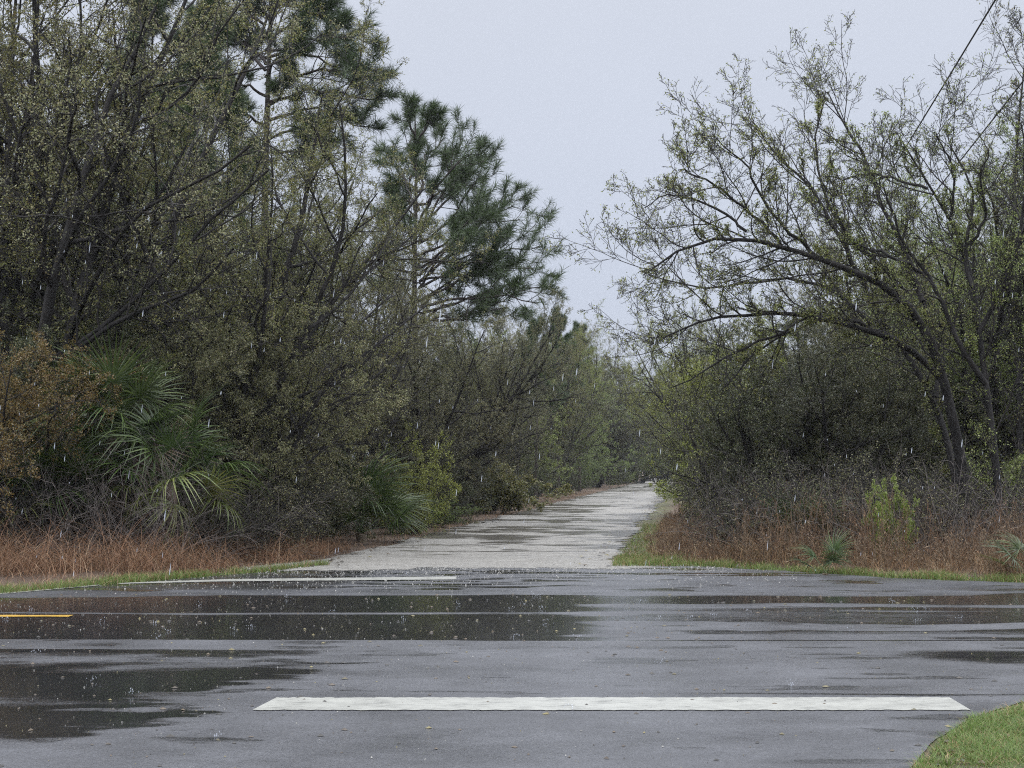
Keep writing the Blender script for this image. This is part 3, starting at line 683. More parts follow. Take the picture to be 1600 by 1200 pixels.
# --- understory, left
G3 = 'low understory trees on the left'
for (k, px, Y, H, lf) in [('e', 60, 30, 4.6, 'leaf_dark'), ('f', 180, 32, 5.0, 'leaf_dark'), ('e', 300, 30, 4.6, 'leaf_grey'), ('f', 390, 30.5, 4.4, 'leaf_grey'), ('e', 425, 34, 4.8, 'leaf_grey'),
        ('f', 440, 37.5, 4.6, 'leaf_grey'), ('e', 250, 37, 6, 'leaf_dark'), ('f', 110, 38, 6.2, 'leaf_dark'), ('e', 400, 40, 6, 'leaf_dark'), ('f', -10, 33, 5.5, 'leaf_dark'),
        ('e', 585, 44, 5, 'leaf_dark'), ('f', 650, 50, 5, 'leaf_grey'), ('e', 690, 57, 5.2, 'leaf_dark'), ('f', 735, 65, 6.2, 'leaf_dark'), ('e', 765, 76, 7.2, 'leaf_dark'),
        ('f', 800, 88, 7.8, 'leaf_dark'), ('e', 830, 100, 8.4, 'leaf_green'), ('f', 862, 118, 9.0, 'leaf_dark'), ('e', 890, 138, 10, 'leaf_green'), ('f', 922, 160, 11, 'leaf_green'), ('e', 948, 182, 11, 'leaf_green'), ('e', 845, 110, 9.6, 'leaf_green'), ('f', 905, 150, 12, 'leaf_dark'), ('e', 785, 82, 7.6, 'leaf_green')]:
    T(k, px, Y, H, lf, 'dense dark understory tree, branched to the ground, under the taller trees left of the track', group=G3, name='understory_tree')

# --- pines
def rel(px, py, Y, o, dy=0.0): return at(px, py, Y + dy) - np.array(o)
YP = 52.0; o = np.array([gx(655, YP), YP, 0.0])
Hp = at(645, 165, YP)[2]
L_ = []
def lim(*pts):
    n = len(pts); z = rngp.normal() * 1.6
    L_.append([rel(a, b, YP, o, z * i / (n - 1)) for i, (a, b) in enumerate(pts)])
rngp = np.random.default_rng(4)
lim((652, 230), (640, 190), (636, 160)); lim((653, 220), (672, 190), (678, 172)); lim((653, 300), (625, 270), (612, 258))
lim((654, 370), (700, 290), (722, 215)); lim((655, 350), (690, 280), (740, 240)); lim((654, 330), (620, 300), (606, 290))
lim((655, 380), (705, 345), (750, 265)); lim((655, 360), (720, 290), (765, 250)); lim((655, 420), (720, 370), (800, 320)); lim((655, 430), (740, 350), (812, 345))
lim((655, 440), (730, 375), (790, 300)); lim((655, 450), (740, 400), (850, 385)); lim((656, 470), (760, 420), (845, 420)); lim((656, 490), (770, 455), (855, 445))
lim((656, 480), (730, 460), (840, 475)); lim((655, 400), (620, 380), (600, 360)); lim((655, 430), (600, 420), (570, 400)); lim((655, 300), (665, 250), (690, 215))
lim((655, 440), (700, 430), (770, 395)); lim((655, 320), (690, 300), (715, 270)); lim((656, 500), (700, 500), (790, 480)); lim((655, 470), (620, 450), (590, 440))
lim((655, 360), (640, 320), (615, 320)); lim((655, 410), (740, 400), (800, 380)); lim((655, 280), (640, 240), (640, 210)); lim((655, 400), (700, 380), (745, 330))
lim((655, 330), (640, 290), (655, 230)); lim((655, 420), (640, 370), (625, 330)); lim((655, 380), (670, 320), (690, 260)); lim((655, 450), (680, 410), (720, 370)); lim((656, 500), (740, 490), (800, 465)); lim((656, 470), (720, 430), (790, 420)); lim((656, 440), (700, 400), (760, 340)); lim((656, 505), (690, 480), (740, 460)); lim((655, 480), (700, 450), (740, 420))
pm = pine(31, Hp, L_, ln=0.30, per=34, r0=0.15, sub=(8, 3), lean=((645 - 655) / F * YP / Hp, 0))
plant('pine_tree', pm, (M['pine_bark'], M['pine_bark'], M['needle']), tuple(o), 0, 1, 'lone pine with open tufted crown leaning over toward the track', 'pine tree')

YP = 44.0; o = np.array([gx(415, YP), YP, 0.0]); Hp = at(425, -160, YP)[2]; L_ = []
lim((410, 20), (460, -40), (500, -90)); lim((412, 60), (470, 30), (520, -10)); lim((415, 90), (480, 60), (555, 60)); lim((415, 130), (500, 110), (590, 110)); lim((415, 160), (490, 140), (595, 155))
lim((415, 190), (480, 170), (575, 200)); lim((415, 110), (370, 60), (330, 20)); lim((415, 40), (360, 10), (320, -30)); lim((415, 220), (470, 200), (510, 225)); lim((415, -20), (470, -60), (540, -60))
lim((415, 10), (440, 5), (530, 30)); lim((415, -60), (380, -100), (350, -110)); lim((415, 60), (440, 0), (470, -30)); lim((415, 80), (500, 90), (560, 130)); lim((415, 150), (370, 130), (340, 120)); lim((415, 240), (480, 230), (500, 205))
lim((415, 60), (390, 20), (380, -20)); lim((415, 120), (440, 90), (470, 60)); lim((415, 170), (440, 150), (450, 110)); lim((415, 30), (430, 0), (440, -50)); lim((415, 100), (390, 70), (370, 60)); lim((415, 200), (390, 180), (360, 180))
pm2 = pine(32, Hp, L_, ln=0.32, per=40, r0=0.17, sub=(10, 3))
plant('pine_tree', pm2, (M['pine_bark'], M['pine_bark'], M['needle']), tuple(o), 0, 1, 'tallest pine with its top out of the frame above the left trees', 'pine tree')
pg = pine(33, 12, None, 26, 2.4, 0.5, ln=0.34, per=46)
def PT(px, Y, H, rz, label, sx=1.0, group=None):
    s = H / 12
    return plant('pine_tree', pg, (M['pine_bark'], M['pine_bark'], M['needle']), (gx(px, Y), Y, 0), rz, (s * sx, s * sx, s), label, 'pine tree', group)
PT(318, 40, 11.9, 1.0, 'pine with a dense green rounded top left of the tallest pine', 0.8)
PT(235, 47, 14.2, 2.2, 'pine whose tufted top shows against the sky above the upper left trees', 0.8)
PT(872, 92, 9.6, 0.3, 'small distant pine whose tip pokes above the treeline beside the sky gap', 0.8)
PT(905, 120, 11.2, 4.3, 'farthest pine low on the horizon at the right end of the left treeline', 0.8)
PT(838, 78, 8.0, 2.8, 'distant pine directly behind the right edge of the lone pine', 0.8)

# --- right side hero trees
def P_(pts, Y, dz=0.0, r0=0.1, r1=0.02):
    n = len(pts); return ([at(a, b, Y + dz * i / (n - 1)) for i, (a, b) in enumerate(pts)], r0 * 0.85, r1 * 0.9)
SPEC_H = [(8, 0.12, 1, 42, 0.45, 5, 0.16, 0.06, 0.007), (6, 0.1, 1, 42, 0.5, 4, 0.18, 0.05, 0.005), (2, 0.1, 1, 42, 0.55, 2, 0.2, 0.03, 0.004)]
Yh = 29.5; oh = np.array([gx(1525, Yh), Yh, 0.0]); gyp = 735 + EYE * F / Yh
h1 = [P_([(1525, gyp + 6), (1500, 700), (1478, 600), (1441, 471), (1400, 440), (1344, 430), (1282, 405), (1167, 362), (1097, 358), (1040, 385), (1005, 430)], Yh, -2.0, 0.13, 0.012),
      P_([(1478, 600), (1428, 545), (1361, 508), (1273, 483), (1185, 480), (1096, 491), (1010, 530)], Yh, -1.0, 0.075, 0.012),
      P_([(1441, 471), (1420, 400), (1390, 330), (1370, 240), (1325, 190), (1310, 130)], Yh, 1.2, 0.06, 0.012),
      P_([(1344, 430), (1290, 340), (1240, 280), (1190, 240), (1165, 190)], Yh - .8, 0.8, 0.045, 0.010),
      P_([(1282, 405), (1200, 320), (1145, 265), (1100, 225)], Yh - 1.0, -0.8, 0.04, 0.010),
      P_([(1220, 383), (1130, 300), (1070, 270), (1035, 260)], Yh - 1.0, -1.2, 0.035, 0.010),
      P_([(1361, 508), (1280, 430), (1180, 415), (1090, 430), (1010, 410)], Yh, 1.4, 0.045, 0.010),
      P_([(1273, 483), (1200, 520), (1110, 560), (1050, 600)], Yh, -0.8, 0.035, 0.010),
      P_([(1167, 362), (1080, 320), (1040, 310), (1010, 330)], Yh - 1.5, 0.3, 0.03, 0.009),
      P_([(1400, 440), (1330, 380), (1290, 330), (1270, 220), (1285, 150)], Yh, 0.6, 0.045, 0.010)]
hm1 = limb_tree(41, h1, SPEC_H, 0.036, 2, 0.75, oh, 1.2)
plant('arching_tree', hm1, (M['bark'], M['twig'], M['leaf_bud']), tuple(oh), 0, 1, 'large leaning tree whose long limbs arch left toward the gravel track', 'tree')

Yh = 28.2; oh = np.array([gx(1568, Yh), Yh, 0.0]); gyp = 735 + EYE * F / Yh
h2 = [P_([(1568, gyp + 6), (1555, 700), (1540, 600), (1530, 520), (1520, 449), (1516, 383), (1485, 339), (1450, 295), (1425, 240), (1401, 207)], Yh, 0.8, 0.09, 0.012),
      P_([(1530, 520), (1556, 471), (1572, 430), (1590, 370), (1600, 280), (1590, 200)], Yh, -0.8, 0.05, 0.012),
      P_([(1520, 449), (1500, 400), (1530, 320), (1500, 250), (1480, 210)], Yh, 0.6, 0.045, 0.010),
      P_([(1516, 383), (1545, 330), (1535, 270), (1550, 230)], Yh, -0.9, 0.035, 0.010),
      P_([(1540, 600), (1500, 540), (1441, 427), (1400, 370), (1388, 340), (1379, 280)], Yh, -0.8, 0.06, 0.012),
      P_([(1450, 295), (1400, 285), (1350, 270), (1310, 275)], Yh + .4, 0.5, 0.03, 0.010),
      P_([(1485, 339), (1490, 270), (1460, 210), (1455, 190)], Yh + .4, -0.5, 0.03, 0.010),
      P_([(1441, 427), (1380, 400), (1320, 390), (1270, 370)], Yh - .5, -0.5, 0.035, 0.010)]
hm2 = limb_tree(42, h2, SPEC_H, 0.036, 2, 0.65, oh, 1.0)
plant('slender_tree', hm2, (M['bark'], M['twig'], M['leaf_bud']), tuple(oh), 0, 1, 'slender dark-stemmed tree forking right of the arching tree', 'tree')

Yh = 33; oh = np.array([gx(1600, Yh), Yh, 0.0]); gyp = 735 + EYE * F / Yh
h3 = [P_([(1600, gyp + 6), (1590, 650), (1600, 500), (1580, 350), (1590, 200), (1605, 60)], Yh, 0.8, 0.09, 0.012),
      P_([(1590, 600), (1620, 450), (1640, 300), (1620, 180)], Yh, 0.8, 0.06, 0.012), P_([(1595, 520), (1560, 400), (1550, 300), (1520, 250)], Yh, -0.8, 0.05, 0.012)]
hm3 = limb_tree(43, h3, SPEC_H, 0.042, 1, 0.5, oh, 0.8)
plant('slender_tree', hm3, (M['bark'], M['twig'], M['leaf_olive']), tuple(oh), 0, 1, 'nearly bare tree cut by the right edge of the picture', 'tree')

Yh = 30.5; oh = np.array([gx(1498, Yh), Yh, 0.0]); gyp = 735 + EYE * F / Yh
h4 = [P_([(1512, gyp + 6), (1490, 720), (1462, 620), (1400, 530), (1360, 470), (1330, 400), (1300, 350)], Yh, 1.0, 0.10, 0.015),
      P_([(1462, 620), (1475, 540), (1450, 480), (1420, 400), (1430, 320)], Yh, 0.6, 0.06, 0.012), P_([(1400, 530), (1340, 500), (1250, 500), (1180, 540), (1130, 600)], Yh, -1.2, 0.05, 0.012)]
hm4 = limb_tree(44, h4, SPEC_H, 0.045, 2, 0.8, oh, 0.8)
plant('leaning_tree', hm4, (M['bark'], M['twig'], M['leaf_olive']), (oh[0], oh[1], 0), 0, 1, 'thick-trunked tree leaning left just behind the arching tree', 'tree')

G4 = 'trees of the wood right of the track'
for (k, px, Y, H, lf) in [('a', 1480, 37, 7.4, 'leaf_olive'), ('b', 1570, 36, 8.0, 'leaf_green'), ('c', 1400, 40, 7.0, 'leaf_olive'), ('a', 1640, 38, 8.5, 'leaf_olive'), ('d', 1300, 42, 6.2, 'leaf_olive'),
        ('b', 1540, 48, 9.0, 'leaf_grey'), ('a', 1420, 52, 8.2, 'leaf_olive'), ('c', 1280, 54, 7.0, 'leaf_olive'), ('c', 1620, 46, 10, 'leaf_green'), ('d', 1210, 50, 6.0, 'leaf_olive')]:
    T(k, px, Y, H, lf, 'one of the half-hidden trees filling the wood behind the front trees on the right', group=G4)
G5 = 'trees lining the right of the gravel track'
for (k, px, Y, H, lf) in [('e', 1150, 44, 5.4, 'leaf_lime'), ('d', 1122, 57, 6.8, 'leaf_lime'), ('b', 1115, 72, 8.2, 'leaf_lime'), ('d', 1108, 90, 9.4, 'leaf_green'), ('a', 1106, 112, 9.0, 'leaf_green'), ('b', 1095, 140, 10, 'leaf_olive'), ('d', 1085, 175, 11, 'leaf_olive')]:
    T(k, px, Y, H, lf, 'fresh-leaved roadside tree in the row shrinking away along the right of the track', group=G5, sx=0.8)
G6 = 'low understory trees on the right'
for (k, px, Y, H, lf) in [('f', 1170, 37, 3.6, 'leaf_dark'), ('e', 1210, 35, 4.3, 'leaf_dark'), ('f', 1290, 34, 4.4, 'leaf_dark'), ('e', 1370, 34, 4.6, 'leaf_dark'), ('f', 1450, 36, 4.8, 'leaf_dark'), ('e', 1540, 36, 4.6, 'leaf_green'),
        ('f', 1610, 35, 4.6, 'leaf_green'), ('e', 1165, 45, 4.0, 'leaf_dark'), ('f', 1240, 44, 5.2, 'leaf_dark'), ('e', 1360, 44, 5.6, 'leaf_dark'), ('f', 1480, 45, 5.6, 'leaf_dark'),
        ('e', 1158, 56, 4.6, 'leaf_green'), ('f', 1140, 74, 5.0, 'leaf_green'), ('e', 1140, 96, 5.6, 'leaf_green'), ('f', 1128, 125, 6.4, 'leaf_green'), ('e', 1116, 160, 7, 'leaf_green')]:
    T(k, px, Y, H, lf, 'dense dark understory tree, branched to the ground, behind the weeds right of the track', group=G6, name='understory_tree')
G7 = 'distant trees closing the end of the track'
for (k, px, Y, H, lf) in [('f', 1000, 205, 10, 'leaf_grey'), ('e', 1038, 200, 8, 'leaf_green'), ('f', 1068, 198, 9, 'leaf_green'), ('e', 1100, 200, 10, 'leaf_green'), ('e', 1025, 225, 8, 'leaf_grey'), ('f', 1050, 235, 8.5, 'leaf_grey'), ('e', 1075, 225, 9, 'leaf_grey'), ('b', 1012, 240, 12, 'leaf_grey'), ('a', 1060, 250, 12, 'leaf_grey'), ('b', 985, 210, 14, 'leaf_green'), ('d', 1035, 260, 12, 'leaf_olive')]:
    T(k, px, Y, H, lf, 'pale hazy tree closing the far end of the gravel track', group=G7)

# --- shrubs
def S(i, px, Y, H, leaf, label, group=None, name='shrub', cat='shrub', sx=1.0):
    s = H / (2.0 if i == 2 else 2.5); x = gx(px, Y)
    e = plant(name, SHR[i], (M['twig'], M['twig'], M['leaf_olive']), (x, Y, float(ground_h(np.array(x), np.array(float(Y))))), rng2.random() * 6.28, (s * sx, s * sx, s), label, cat, group, ('stems', 'foliage'))
    if leaf != 'leaf_olive': restyle(e, M[leaf])
    return e
PROTO['r'] = decid(61, 4.0, 6, 0.42, 0.04, 7, tmin=0.42, up=-0.01, l1=0.5, ks=(9, 7, 5, 3)); TOPZ['r'] = 4.6
T('r', -5, 26.8, 4.1, 'leaf_rust', 'small tree with rusty gold leaves at the left edge of the picture', name='rusty_tree')
T('r', 70, 28.0, 3.9, 'leaf_rust', 'rust-tinged small tree leaning over the palms between the left-edge tree and the tallest palm', name='rusty_tree')
S(3, 20, 27.0, 1.9, 'leaf_grey', 'bare tangled shrub under the rusty gold leaves at the left edge')
S(1, 630, 40.5, 2.3, 'leaf_lime', 'bright yellow-green bush right behind the small palmetto', sx=0.75)
S(2, 640, 41.5, 0.9, 'leaf_lime', 'small yellow-green bush below the taller bright bush beside the small palmetto')
S(2, 775, 60, 1.9, 'leaf_olive', 'brownish-yellow bush halfway along the left of the track', sx=1.3)
S(0, 680, 45.5, 0.9, 'leaf_green', 'low round bright green shrub beside the brown verge left of the track', sx=1.6)
S(0, 1150, 50, 3.4, 'leaf_lime', 'yellow-green shrub at the corner where the right wood meets the track')
S(2, 1390, 27.2, 1.3, 'leaf_lime', 'small lime-leaved sapling among the dead weeds left of the leaning trunks', name='sapling', cat='sapling', sx=0.4)
GS = 'bushes at the foot of the left wood'
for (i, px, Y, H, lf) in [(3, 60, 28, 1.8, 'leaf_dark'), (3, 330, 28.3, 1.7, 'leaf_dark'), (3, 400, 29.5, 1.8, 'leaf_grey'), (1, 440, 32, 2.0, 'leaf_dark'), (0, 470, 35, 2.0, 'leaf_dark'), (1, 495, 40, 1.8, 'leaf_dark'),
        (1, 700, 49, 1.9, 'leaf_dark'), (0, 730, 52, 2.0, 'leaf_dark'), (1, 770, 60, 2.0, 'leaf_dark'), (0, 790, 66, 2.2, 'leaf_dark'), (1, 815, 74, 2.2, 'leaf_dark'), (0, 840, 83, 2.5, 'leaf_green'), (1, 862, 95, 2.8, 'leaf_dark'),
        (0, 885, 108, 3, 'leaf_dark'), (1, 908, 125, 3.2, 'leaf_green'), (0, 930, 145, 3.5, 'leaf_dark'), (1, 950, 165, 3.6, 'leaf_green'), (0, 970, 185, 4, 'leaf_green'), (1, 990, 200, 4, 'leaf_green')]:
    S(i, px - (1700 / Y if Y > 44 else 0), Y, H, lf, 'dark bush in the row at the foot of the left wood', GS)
GT = 'bushes at the foot of the right wood'
for (i, px, Y, H, lf) in [(3, 1180, 30, 1.8, 'leaf_grey'), (3, 1260, 29.5, 1.9, 'leaf_grey'), (3, 1350, 29, 2.0, 'leaf_grey'), (3, 1430, 29, 1.9, 'leaf_grey'), (0, 1165, 38, 1.8, 'leaf_grey'), (1, 1130, 48, 1.7, 'leaf_green'), (0, 1118, 60, 1.8, 'leaf_grey'),
        (1, 1110, 75, 2.0, 'leaf_green'), (0, 1112, 95, 2.2, 'leaf_green'), (1, 1108, 120, 2.5, 'leaf_green'), (0, 1102, 150, 2.8, 'leaf_green'), (3, 1560, 29.5, 1.8, 'leaf_grey'), (0, 1590, 31, 2.2, 'leaf_green')]:
    S(i, px, Y, H, lf, 'tangled bush in the row at the foot of the right wood', GT)

# --- palmettos
palmetto((gx(178, 27.7), 27.7, 1.3), 32, 1.05, 51, 'large fan palm with its crown of dark fronds highest of the left palms', old=0.22, dead=0.4, elmin=-35, elmax=80, stem=0.9)
palmetto((gx(268, 27.2), 27.2, 0.75), 26, 0.92, 52, 'fan palm with yellowing lower fronds right of the tallest palm', old=0.45, elmin=-40, elmax=72, stem=0.7)
palmetto((gx(105, 27.3), 27.3, 0.5), 22, 0.95, 53, 'half-hidden fan palm under the rusty shrub left of the tallest palm', old=0.25, dead=0.6, elmin=-20, elmax=70, stem=0.7)
palmetto((gx(565, 36), 36, 0.0), 22, 1.1, 54, 'single green palmetto with a burst of upright fronds beside the brown verge', old=0.0, elmin=15, elmax=88)
palmetto((gx(1290, 24.9), 24.9, 0.0), 5, 0.42, 55, 'tiny green palmetto at the front edge of the dead weeds on the right', old=0.0, elmin=20, elmax=75, stem=0.12)
palmetto((gx(1255, 28.8), 28.8, 0.0), 11, 0.75, 56, 'dark palmetto behind the dead weeds under the arching tree', old=0.0, elmin=30, elmax=88)
palmetto((gx(1618, 23.9), 23.9, 0.0), 9, 0.55, 57, 'palmetto cut by the right edge with a yellowed frond low to the grass', old=0.3, elmin=-5, elmax=70, stem=0.2)

# ------------------------------------------------------------------ grasses, weeds, stems: nobody could count them
def blades(p, H, w, lean, bend=0.5, seg=3, az=None):
    n = len(p); a = rng.random(n) * 6.28 if az is None else az
    dirh = np.stack([np.cos(a), np.sin(a), 0 * a], -1); side = np.stack([-np.sin(a + 1.0 * rng.normal(size=n)), np.cos(a), 0 * a], -1); side = norm(side)
    s = np.linspace(0, 1, seg + 1)
    ln = lean * (0.3 + rng.random(n))
    out = p[:, None] + dirh[:, None] * ((ln * H)[:, None] * (s[None] * (1 - bend) + bend * s[None] ** 2))[..., None]
    out[..., 2] += (H[:, None] * (s[None] - 0.25 * ln[:, None] * s[None] ** 2))
    ww = (w if np.ndim(w) else np.full(n, w))[:, None] * np.linspace(1, 0.15, seg + 1)[None]
    A = out + side[:, None] * ww[..., None] * 0.5; B = out - side[:, None] * ww[..., None] * 0.5
    V = np.stack([A, B], 2).reshape(-1, 3)
    b = (np.arange(n) * (seg + 1) * 2)[:, None] + (np.arange(seg) * 2)[None]
    return V, np.stack([b, b + 1, b + 3, b + 2], -1).reshape(-1, 4)

def scatter(n, x0, x1, y0, y1, keep):
    x = x0 + (x1 - x0) * rng.random(n); y = y0 + (y1 - y0) * rng.random(n)
    k = keep(x, y); x, y = x[k], y[k]
    return np.stack([x, y, ground_h(x, y) - 0.01], -1)

rng = np.random.default_rng(101)
# dry grass along the left
def kl(x, y):
    d = y - far_edge(x); lft = x < track_c(y) - HW - 0.35
    return lft & (d > 0.5 + 0.9 * (fbm(x * 1.5, y * 1.5, 2) - .5)) & (d < 7) & (rng.random(len(x)) < 0.1 + 1.3 * sstep(0.35, 0.6, fbm(x * 0.8, y * 0.8, 3)))
p = scatter(90000, -16, 0, 21.5, 33, kl)
Hh = (0.22 + 0.6 * rng.random(len(p)) ** 1.5) * (0.1 + 1.7 * fbm(p[:, 0] * 1.1, p[:, 1] * 1.1, 3)) * sstep(0.5, 1.8, p[:, 1] - far_edge(p[:, 0])) * np.interp(p[:, 0], [-6, -4, -2], [1.15, 0.75, 0.45])
V, f = blades(p, Hh, 0.008, 1.7, 0.75, 4)
tag(link('dry_grass', make_mesh('dry_grass', [(V, f, 0)]), [M['dry_grass']]), kind='stuff')
# brown low litter/grass verge along both sides of the track
def kv(x, y):
    q = np.abs(x - track_c(y)) - HW
    return (y > far_edge(x) + 0.2) & (q > 0.0) & (q < 2.2) & (x < track_c(y))
p = scatter(30000, -5, 16, 27, 120, kv)
V, f = blades(p, 0.05 + 0.14 * rng.random(len(p)), 0.014, 0.9, 0.5, 2)
tag(link('verge_grass', make_mesh('verge_grass', [(V, f, 0)]), [M['dry_grass']]), kind='stuff')

# green grass strips beside the asphalt and at the near corner
def kg(x, y):
    d = y - far_edge(x); nn = fbm(x * 1.3, y * 2, 3)
    left = (x < -2.9) & (d > 0.02) & (d < 0.3 + 1.1 * nn) & (rng.random(len(x)) < 0.25 + 1.4 * sstep(0.35, 0.6, fbm(x * 2.2, y * 2.2, 3)))
    right = (x > 1.3) & (d > 0.02) & (d < 0.25 + 1.2 * nn) & (rng.random(len(x)) < 0.25 + 1.4 * sstep(0.35, 0.6, fbm(x * 2.2, y * 2.2, 3))) & ~on_track(x, y, 0.3)
    q = x - track_c(y) - HW
    vr = (q > 0.1) & (q < 0.5 + 1.2 * nn) & (y > 27) & (rng.random(len(x)) < 0.6)
    return left | right | vr
p = np.concatenate([scatter(200000, -14, 16, 20.3, 48, kg), scatter(120000, -12, -2.5, 20.3, 27.5, kg), scatter(120000, 1.3, 10, 21.5, 30, kg)])
V, f = blades(p, 0.05 + 0.09 * rng.random(len(p)), 0.009, 0.8, 0.5, 2)
p2 = scatter(30000, 1.5, 5.2, 7.5, 13, lambda x, y: y < near_edge(x) + 0.03 - 0.16 * fbm(x * 6, y * 6, 3) - 0.06 * rng.random(len(x)))
p2b = scatter(90000, 1.8, 4.2, 8.2, 11.9, lambda x, y: y < near_edge(x) + 0.03 - 0.16 * fbm(x * 6, y * 6, 3) - 0.06 * rng.random(len(x)))
p2 = np.concatenate([p2, p2b]); p2[:, 2] = 0.0
p2 = p2[rng.random(len(p2)) < 0.12 + 1.4 * sstep(0.3, 0.55, fbm(p2[:, 0] * 4, p2[:, 1] * 4, 3))]
V2, f2 = blades(p2, 0.025 + 0.05 * rng.random(len(p2)) * (0.5 + fbm(p2[:, 0] * 3, p2[:, 1] * 3, 2)), 0.006, 1.2, 0.5, 2)
ps = p[rng.random(len(p)) < 0.25]; V9, f9 = blades(ps, 0.05 + 0.14 * rng.random(len(ps)), 0.009, 1.3, 0.6, 2)
tag(link('verge_grass', make_mesh('green_grass', [(V, f, 0), (V9, f9, 1)]), [M['grass'], M['dry_grass']]), kind='stuff')
kd = p2[rng.random(len(p2)) < 0.3]
V3, f3 = blades(kd, 0.02 + 0.05 * rng.random(len(kd)), 0.006, 2.0, 0.6, 2)
tag(link('lawn_grass', make_mesh('lawn_grass', [(V2, f2, 0), (V3, f3, 1)]), [M['grass'], M['dry_grass']]), kind='stuff')

# dead weeds on the right: upright reddish stalks with side twigs
def kw(x, y):
    q = x - track_c(y) - HW; d = y - far_edge(x)
    return (q > 0.2 + 0.9 * fbm(x, y, 2)) & (d > 0.6 + 0.7 * fbm(x * 2, y * 2, 2)) & (d < 8 + 30 * (q < 2.0)) & (rng.random(len(x)) < 0.08 + 1.5 * sstep(0.38, 0.62, fbm(x * 1.4 + 5, y * 1.4, 3)))
p = scatter(20000, 1.5, 10, 23, 48, kw)
n = len(p); dd = p[:, 1] - far_edge(p[:, 0])
Hh = 0.72 * sstep(-0.6, 2.4, p[:, 0] - track_c(p[:, 1]) - HW) * (0.35 + 0.75 * rng.random(n) ** 1.5) * (0.1 + 1.75 * fbm(p[:, 0] * 1.0, p[:, 1] * 1.0, 3)) * (0.45 + 0.6 * sstep(0.4, 2.2, dd)) * 1.15
D = np.stack([rng.normal(size=n) * 0.18, rng.normal(size=n) * 0.18, np.ones(n)], -1)
PW, RW = grow(p, D, Hh, np.full(n, 0.0045), 4, 0.08, (0, 0, 0.02), 0.5); g = []
V, f = tubes(PW, RW, 3); g.append((V, f, 0))
q_, d_, L2, r_ = spawn(PW, RW, 5, 0.3, 1, 35, 0.32)
P2, R2 = grow(q_, d_, L2, np.full(len(q_), 0.003), 2, 0.15, (0, 0, 0.1), 0.6)
V, f = tubes(P2, R2, 3); g.append((V, f, 0))
V, f = leaves(P2, 1, 0.045, 0.3); g.append((V, f, 0))
p = scatter(75000, 1.5, 10, 23, 48, kw)
dd = p[:, 1] - far_edge(p[:, 0])
V, f = blades(p, sstep(-1.2, 2.0, p[:, 0] - track_c(p[:, 1]) - HW) * (0.15 + 0.5 * rng.random(len(p)) ** 1.5) * (0.2 + 1.5 * fbm(p[:, 0], p[:, 1], 3)), 0.007, 1.4, 0.7); g.append((V, f, 1))
tag(link('dead_weeds', make_mesh('dead_weeds', g), [M['weed'], M['dry_grass']]), kind='stuff')

# tangle of grey dead stems and hanging blades under the left palms, and behind the right weeds
def stems(n, x0, x1, y0, y1, H, keep, w=0.004):
    p = scatter(n, x0, x1, y0, y1, keep); m = len(p)
    D = np.stack([rng.normal(size=m) * 0.5, rng.normal(size=m) * 0.4, np.ones(m)], -1)
    L = H * (0.5 + 0.8 * rng.random(m))
    return grow(p, D, L, w * (0.7 + 0.8 * rng.random(m)), 9, 0.10, (0, 0, -0.07), 0.4)
g = []
P1, R1 = stems(900, -10, -3.6, 25.5, 29.5, 1.7, lambda x, y: (y > far_edge(x) + 2.6) & (x < track_c(y) - HW - 1.2))
V, f = tubes(P1, R1, 3); g.append((V, f, 0))
q_, d_, L2, r_ = spawn(P1, R1, 6, 0.2, 1, 45, 0.35); P2, R2 = grow(q_, d_, L2, np.full(len(q_), 0.003), 4, 0.2, (0, 0, -0.03), 0.6); V, f = tubes(P2, R2, 3); g.append((V, f, 0))
tag(link('undergrowth', make_mesh('left_undergrowth', g), [M['grey_stem']]), kind='stuff')
g = []
P1, R1 = stems(700, 3.0, 10, 26.5, 31, 1.6, lambda x, y: (y > far_edge(x) + 2.2) & (x > track_c(y) + HW + 1.4))
V, f = tubes(P1, R1, 3); g.append((V, f, 0))
q_, d_, L2, r_ = spawn(P1, R1, 6, 0.2, 1, 45, 0.35); P2, R2 = grow(q_, d_, L2, np.full(len(q_), 0.003), 4, 0.2, (0, 0, -0.03), 0.6); V, f = tubes(P2, R2, 3); g.append((V, f, 0))
tag(link('undergrowth', make_mesh('right_undergrowth', g), [M['grey_stem']]), kind='stuff')

# fallen leaves and grit on the wet road
def flat_bits(n, x0, x1, y0, y1, keep, smin, smax, z, lift=0.006, k=5, flat=0.35, pw=3):
    x = x0 + (x1 - x0) * rng.random(n); y = y0 + (y1 - y0) * rng.random(n); kk = keep(x, y); x, y = x[kk], y[kk]; n = len(x)
    s = smin + (smax - smin) * rng.random(n) ** pw; a0 = rng.random(n) * 6.28; asp = 0.35 + 0.6 * rng.random(n)
    a = np.linspace(0, 2 * np.pi, k, endpoint=False)[None] + rng.normal(size=(n, k)) * 0.2
    u = np.cos(a) * s[:, None]; v = np.sin(a) * (s * asp)[:, None]
    px_ = x[:, None] + u * np.cos(a0)[:, None] - v * np.sin(a0)[:, None]; py_ = y[:, None] + u * np.sin(a0)[:, None] + v * np.cos(a0)[:, None]
    top = np.stack([x, y, z + s * flat + lift * rng.random(n)], -1)[:, None]
    rim = np.stack([px_, py_, z + 0.3 * s[:, None] * flat * rng.random((n, k))], -1)
    V = np.concatenate([rim, top], 1).reshape(-1, 3); b = (np.arange(n) * (k + 1))[:, None]; j = np.arange(k)[None]
    return V, np.stack([b + j, b + (j + 1) % k, b + k + 0 * j], -1).reshape(-1, 3)
ka = lambda x, y: on_asph(x, y, -0.05)
V1, f1 = flat_bits(2200, -6, 6, 8, 21, ka, 0.004, 0.03, 0.006, pw=4)
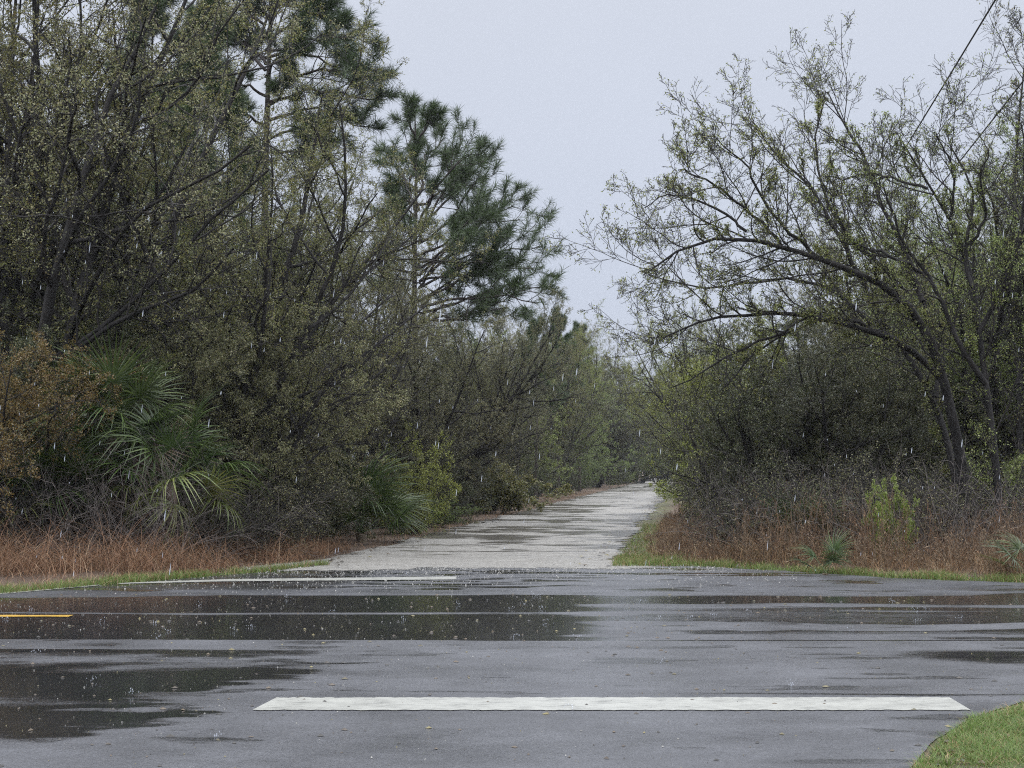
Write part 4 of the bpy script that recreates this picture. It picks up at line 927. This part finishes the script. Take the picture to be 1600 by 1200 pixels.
V2, f2 = flat_bits(500, 1.5, 7, 21.5, 27, lambda x, y: (far_edge(x) - y > -0.6) & (far_edge(x) - y < 0.7), 0.01, 0.04, 0.006)
V5, f5 = flat_bits(9000, -4, 14, 26.5, 110, lambda x, y: (np.abs(np.abs(x - track_c(y)) - HW + 0.1) < 0.15 + 0.5 * rng.random(len(x)) ** 2), 0.02, 0.06, 0.02, pw=1)
V3, f3 = flat_bits(400, 1.6, 4.5, 8, 12, lambda x, y: (y < near_edge(x)) & (y > near_edge(x) - 2), 0.01, 0.03, 0.02)
tag(link('leaf_litter', make_mesh('leaf_litter', [(V1, f1, 0), (V2, f2, 0), (V3, f3, 0), (V5, f5, 0)]), [M['litter']]), kind='stuff')
V4, f4 = flat_bits(2600, -5.0, 3.2, 25.2, 28, lambda x, y: rng.random(len(x)) < np.exp(-((y - 26.6) / 0.9) ** 2), 0.006, 0.022, 0.01, k=6, flat=0.5, pw=2)
V1, f1 = flat_bits(4500, -5.5, 4, 21, 28, lambda x, y: on_asph(x, y) & (rng.random(len(x)) < sstep(21, 27, y + 1.5 * (x < -0.5))), 0.005, 0.015, 0.006, k=5, flat=0.6, pw=2)
V2, f2 = flat_bits(600, -6, 1, 9, 21, ka, 0.003, 0.009, 0.006, flat=0.7)
tag(link('loose_gravel', make_mesh('loose_gravel', [(V4, f4, 0), (V1, f1, 0), (V2, f2, 0)]), [M['gravel_bit']]), kind='stuff')

# ------------------------------------------------------------------ overhead wires
M['wire'] = bark_mat('wire', (0.02, 0.02, 0.022), (0.04, 0.04, 0.045), 5, 0.5)
def wire(p1, p2, label):
    a, b = at(*p1), at(*p2); d = (b - a) / (b[1] - a[1])
    ysr = np.linspace(-25, 130, 60); P = a[None] + d[None] * (ysr - a[1])[:, None]
    P[:, 2] = a[2] + (b[2] - a[2]) / (b[1] - a[1]) * (ysr - a[1]) + 0.0002 * (ysr - a[1]) * (ysr - b[1])
    V, f = tubes(P[None], np.full((1, 60), 0.014), 6)
    tag(link('power_line', smooth(make_mesh('wire', [(V, f, 0)])), [M['wire']]), label, 'power line', 'overhead wires')
rng = np.random.default_rng(9)
wire((1555, 0, 24.0), (1455, 165, 30.8), 'thin overhead wire crossing the top right of the sky into the arching tree')
wire((1600, 125, 28.8), (1525, 220, 34.0), 'lower overhead wire entering at the right edge')

# ------------------------------------------------------------------ rain-damp air
hv = np.array([[x, y, z] for x in (-130, 130) for y in (-30, 330) for z in (-1.5, 19)], float)
hf = np.array([[0, 1, 3, 2], [4, 6, 7, 5], [0, 4, 5, 1], [2, 3, 7, 6], [0, 2, 6, 4], [1, 5, 7, 3]])
hm, n_, l_, out_ = mat('damp_air')
pv = n_.new('ShaderNodeVolumePrincipled'); pv.inputs['Density'].default_value = 0.00028; pv.inputs['Color'].default_value = (0.93, 0.95, 1.0, 1); pv.inputs['Anisotropy'].default_value = 0.3
l_.new(pv.outputs[0], out_.inputs['Volume'])
tag(link('haze', make_mesh('haze', [(hv, hf, 0)]), [hm]), kind='stuff')

# ------------------------------------------------------------------ rain: falling drops and the splashes they raise
rm, n_, l_, out_ = mat('rain_water')
pb = n_.new('ShaderNodeBsdfPrincipled'); pb.inputs['Base Color'].default_value = (0.85, 0.9, 1, 1); pb.inputs['Roughness'].default_value = 0.15
tb = n_.new('ShaderNodeBsdfTransparent'); mb = n_.new('ShaderNodeMixShader'); mb.inputs[0].default_value = 0.32
l_.new(tb.outputs[0], mb.inputs[1]); l_.new(pb.outputs[0], mb.inputs[2]); l_.new(mb.outputs[0], out_.inputs['Surface'])
rng = np.random.default_rng(303)
def drops(c, ln, w, tilt):
    n = len(c); P = np.empty((n, 5, 3)); s_ = np.linspace(-0.5, 0.5, 5)
    P[:] = c[:, None]; P[..., 2] += ln[:, None] * s_; P[..., 0] += (tilt * ln)[:, None] * s_
    return tubes(P, w[:, None] * np.array([0.35, 0.9, 1.0, 0.6, 0.1])[None], 6)
yv = 7 + 14 * rng.random(230); pxs = rng.random(230) * 1600; pys = 300 + 600 * rng.random(230)
c = np.array([at(a, b, y) for a, b, y in zip(pxs, pys, yv)])
V, f = drops(c, 0.015 + 0.05 * rng.random(230) ** 1.5, 0.0018 + 0.0012 * rng.random(230), 0.12)
tag(link('rain', smooth(make_mesh('rain', [(V, f, 0)])), [rm]), kind='stuff')
n = 130; x = -7 + 12 * rng.random(n); y = 9.5 + 12.5 * rng.random(n) ** 0.8
k = on_asph(x, y, -0.3) & (wet_map(x, y) > 0.45); x, y = x[k], y[k]; m = 9
x = np.repeat(x, m) + rng.normal(size=len(x) * m) * 0.022; y = np.repeat(y, m) + rng.normal(size=len(y) * m) * 0.022
z = 0.008 + np.abs(rng.normal(size=len(x))) * 0.022
V, f = drops(np.stack([x, y, z], -1), 0.008 + 0.006 * rng.random(len(x)), 0.0015 + 0.002 * rng.random(len(x)), 0.0)
tag(link('rain_splashes', smooth(make_mesh('splashes', [(V, f, 0)])), [rm]), kind='stuff')
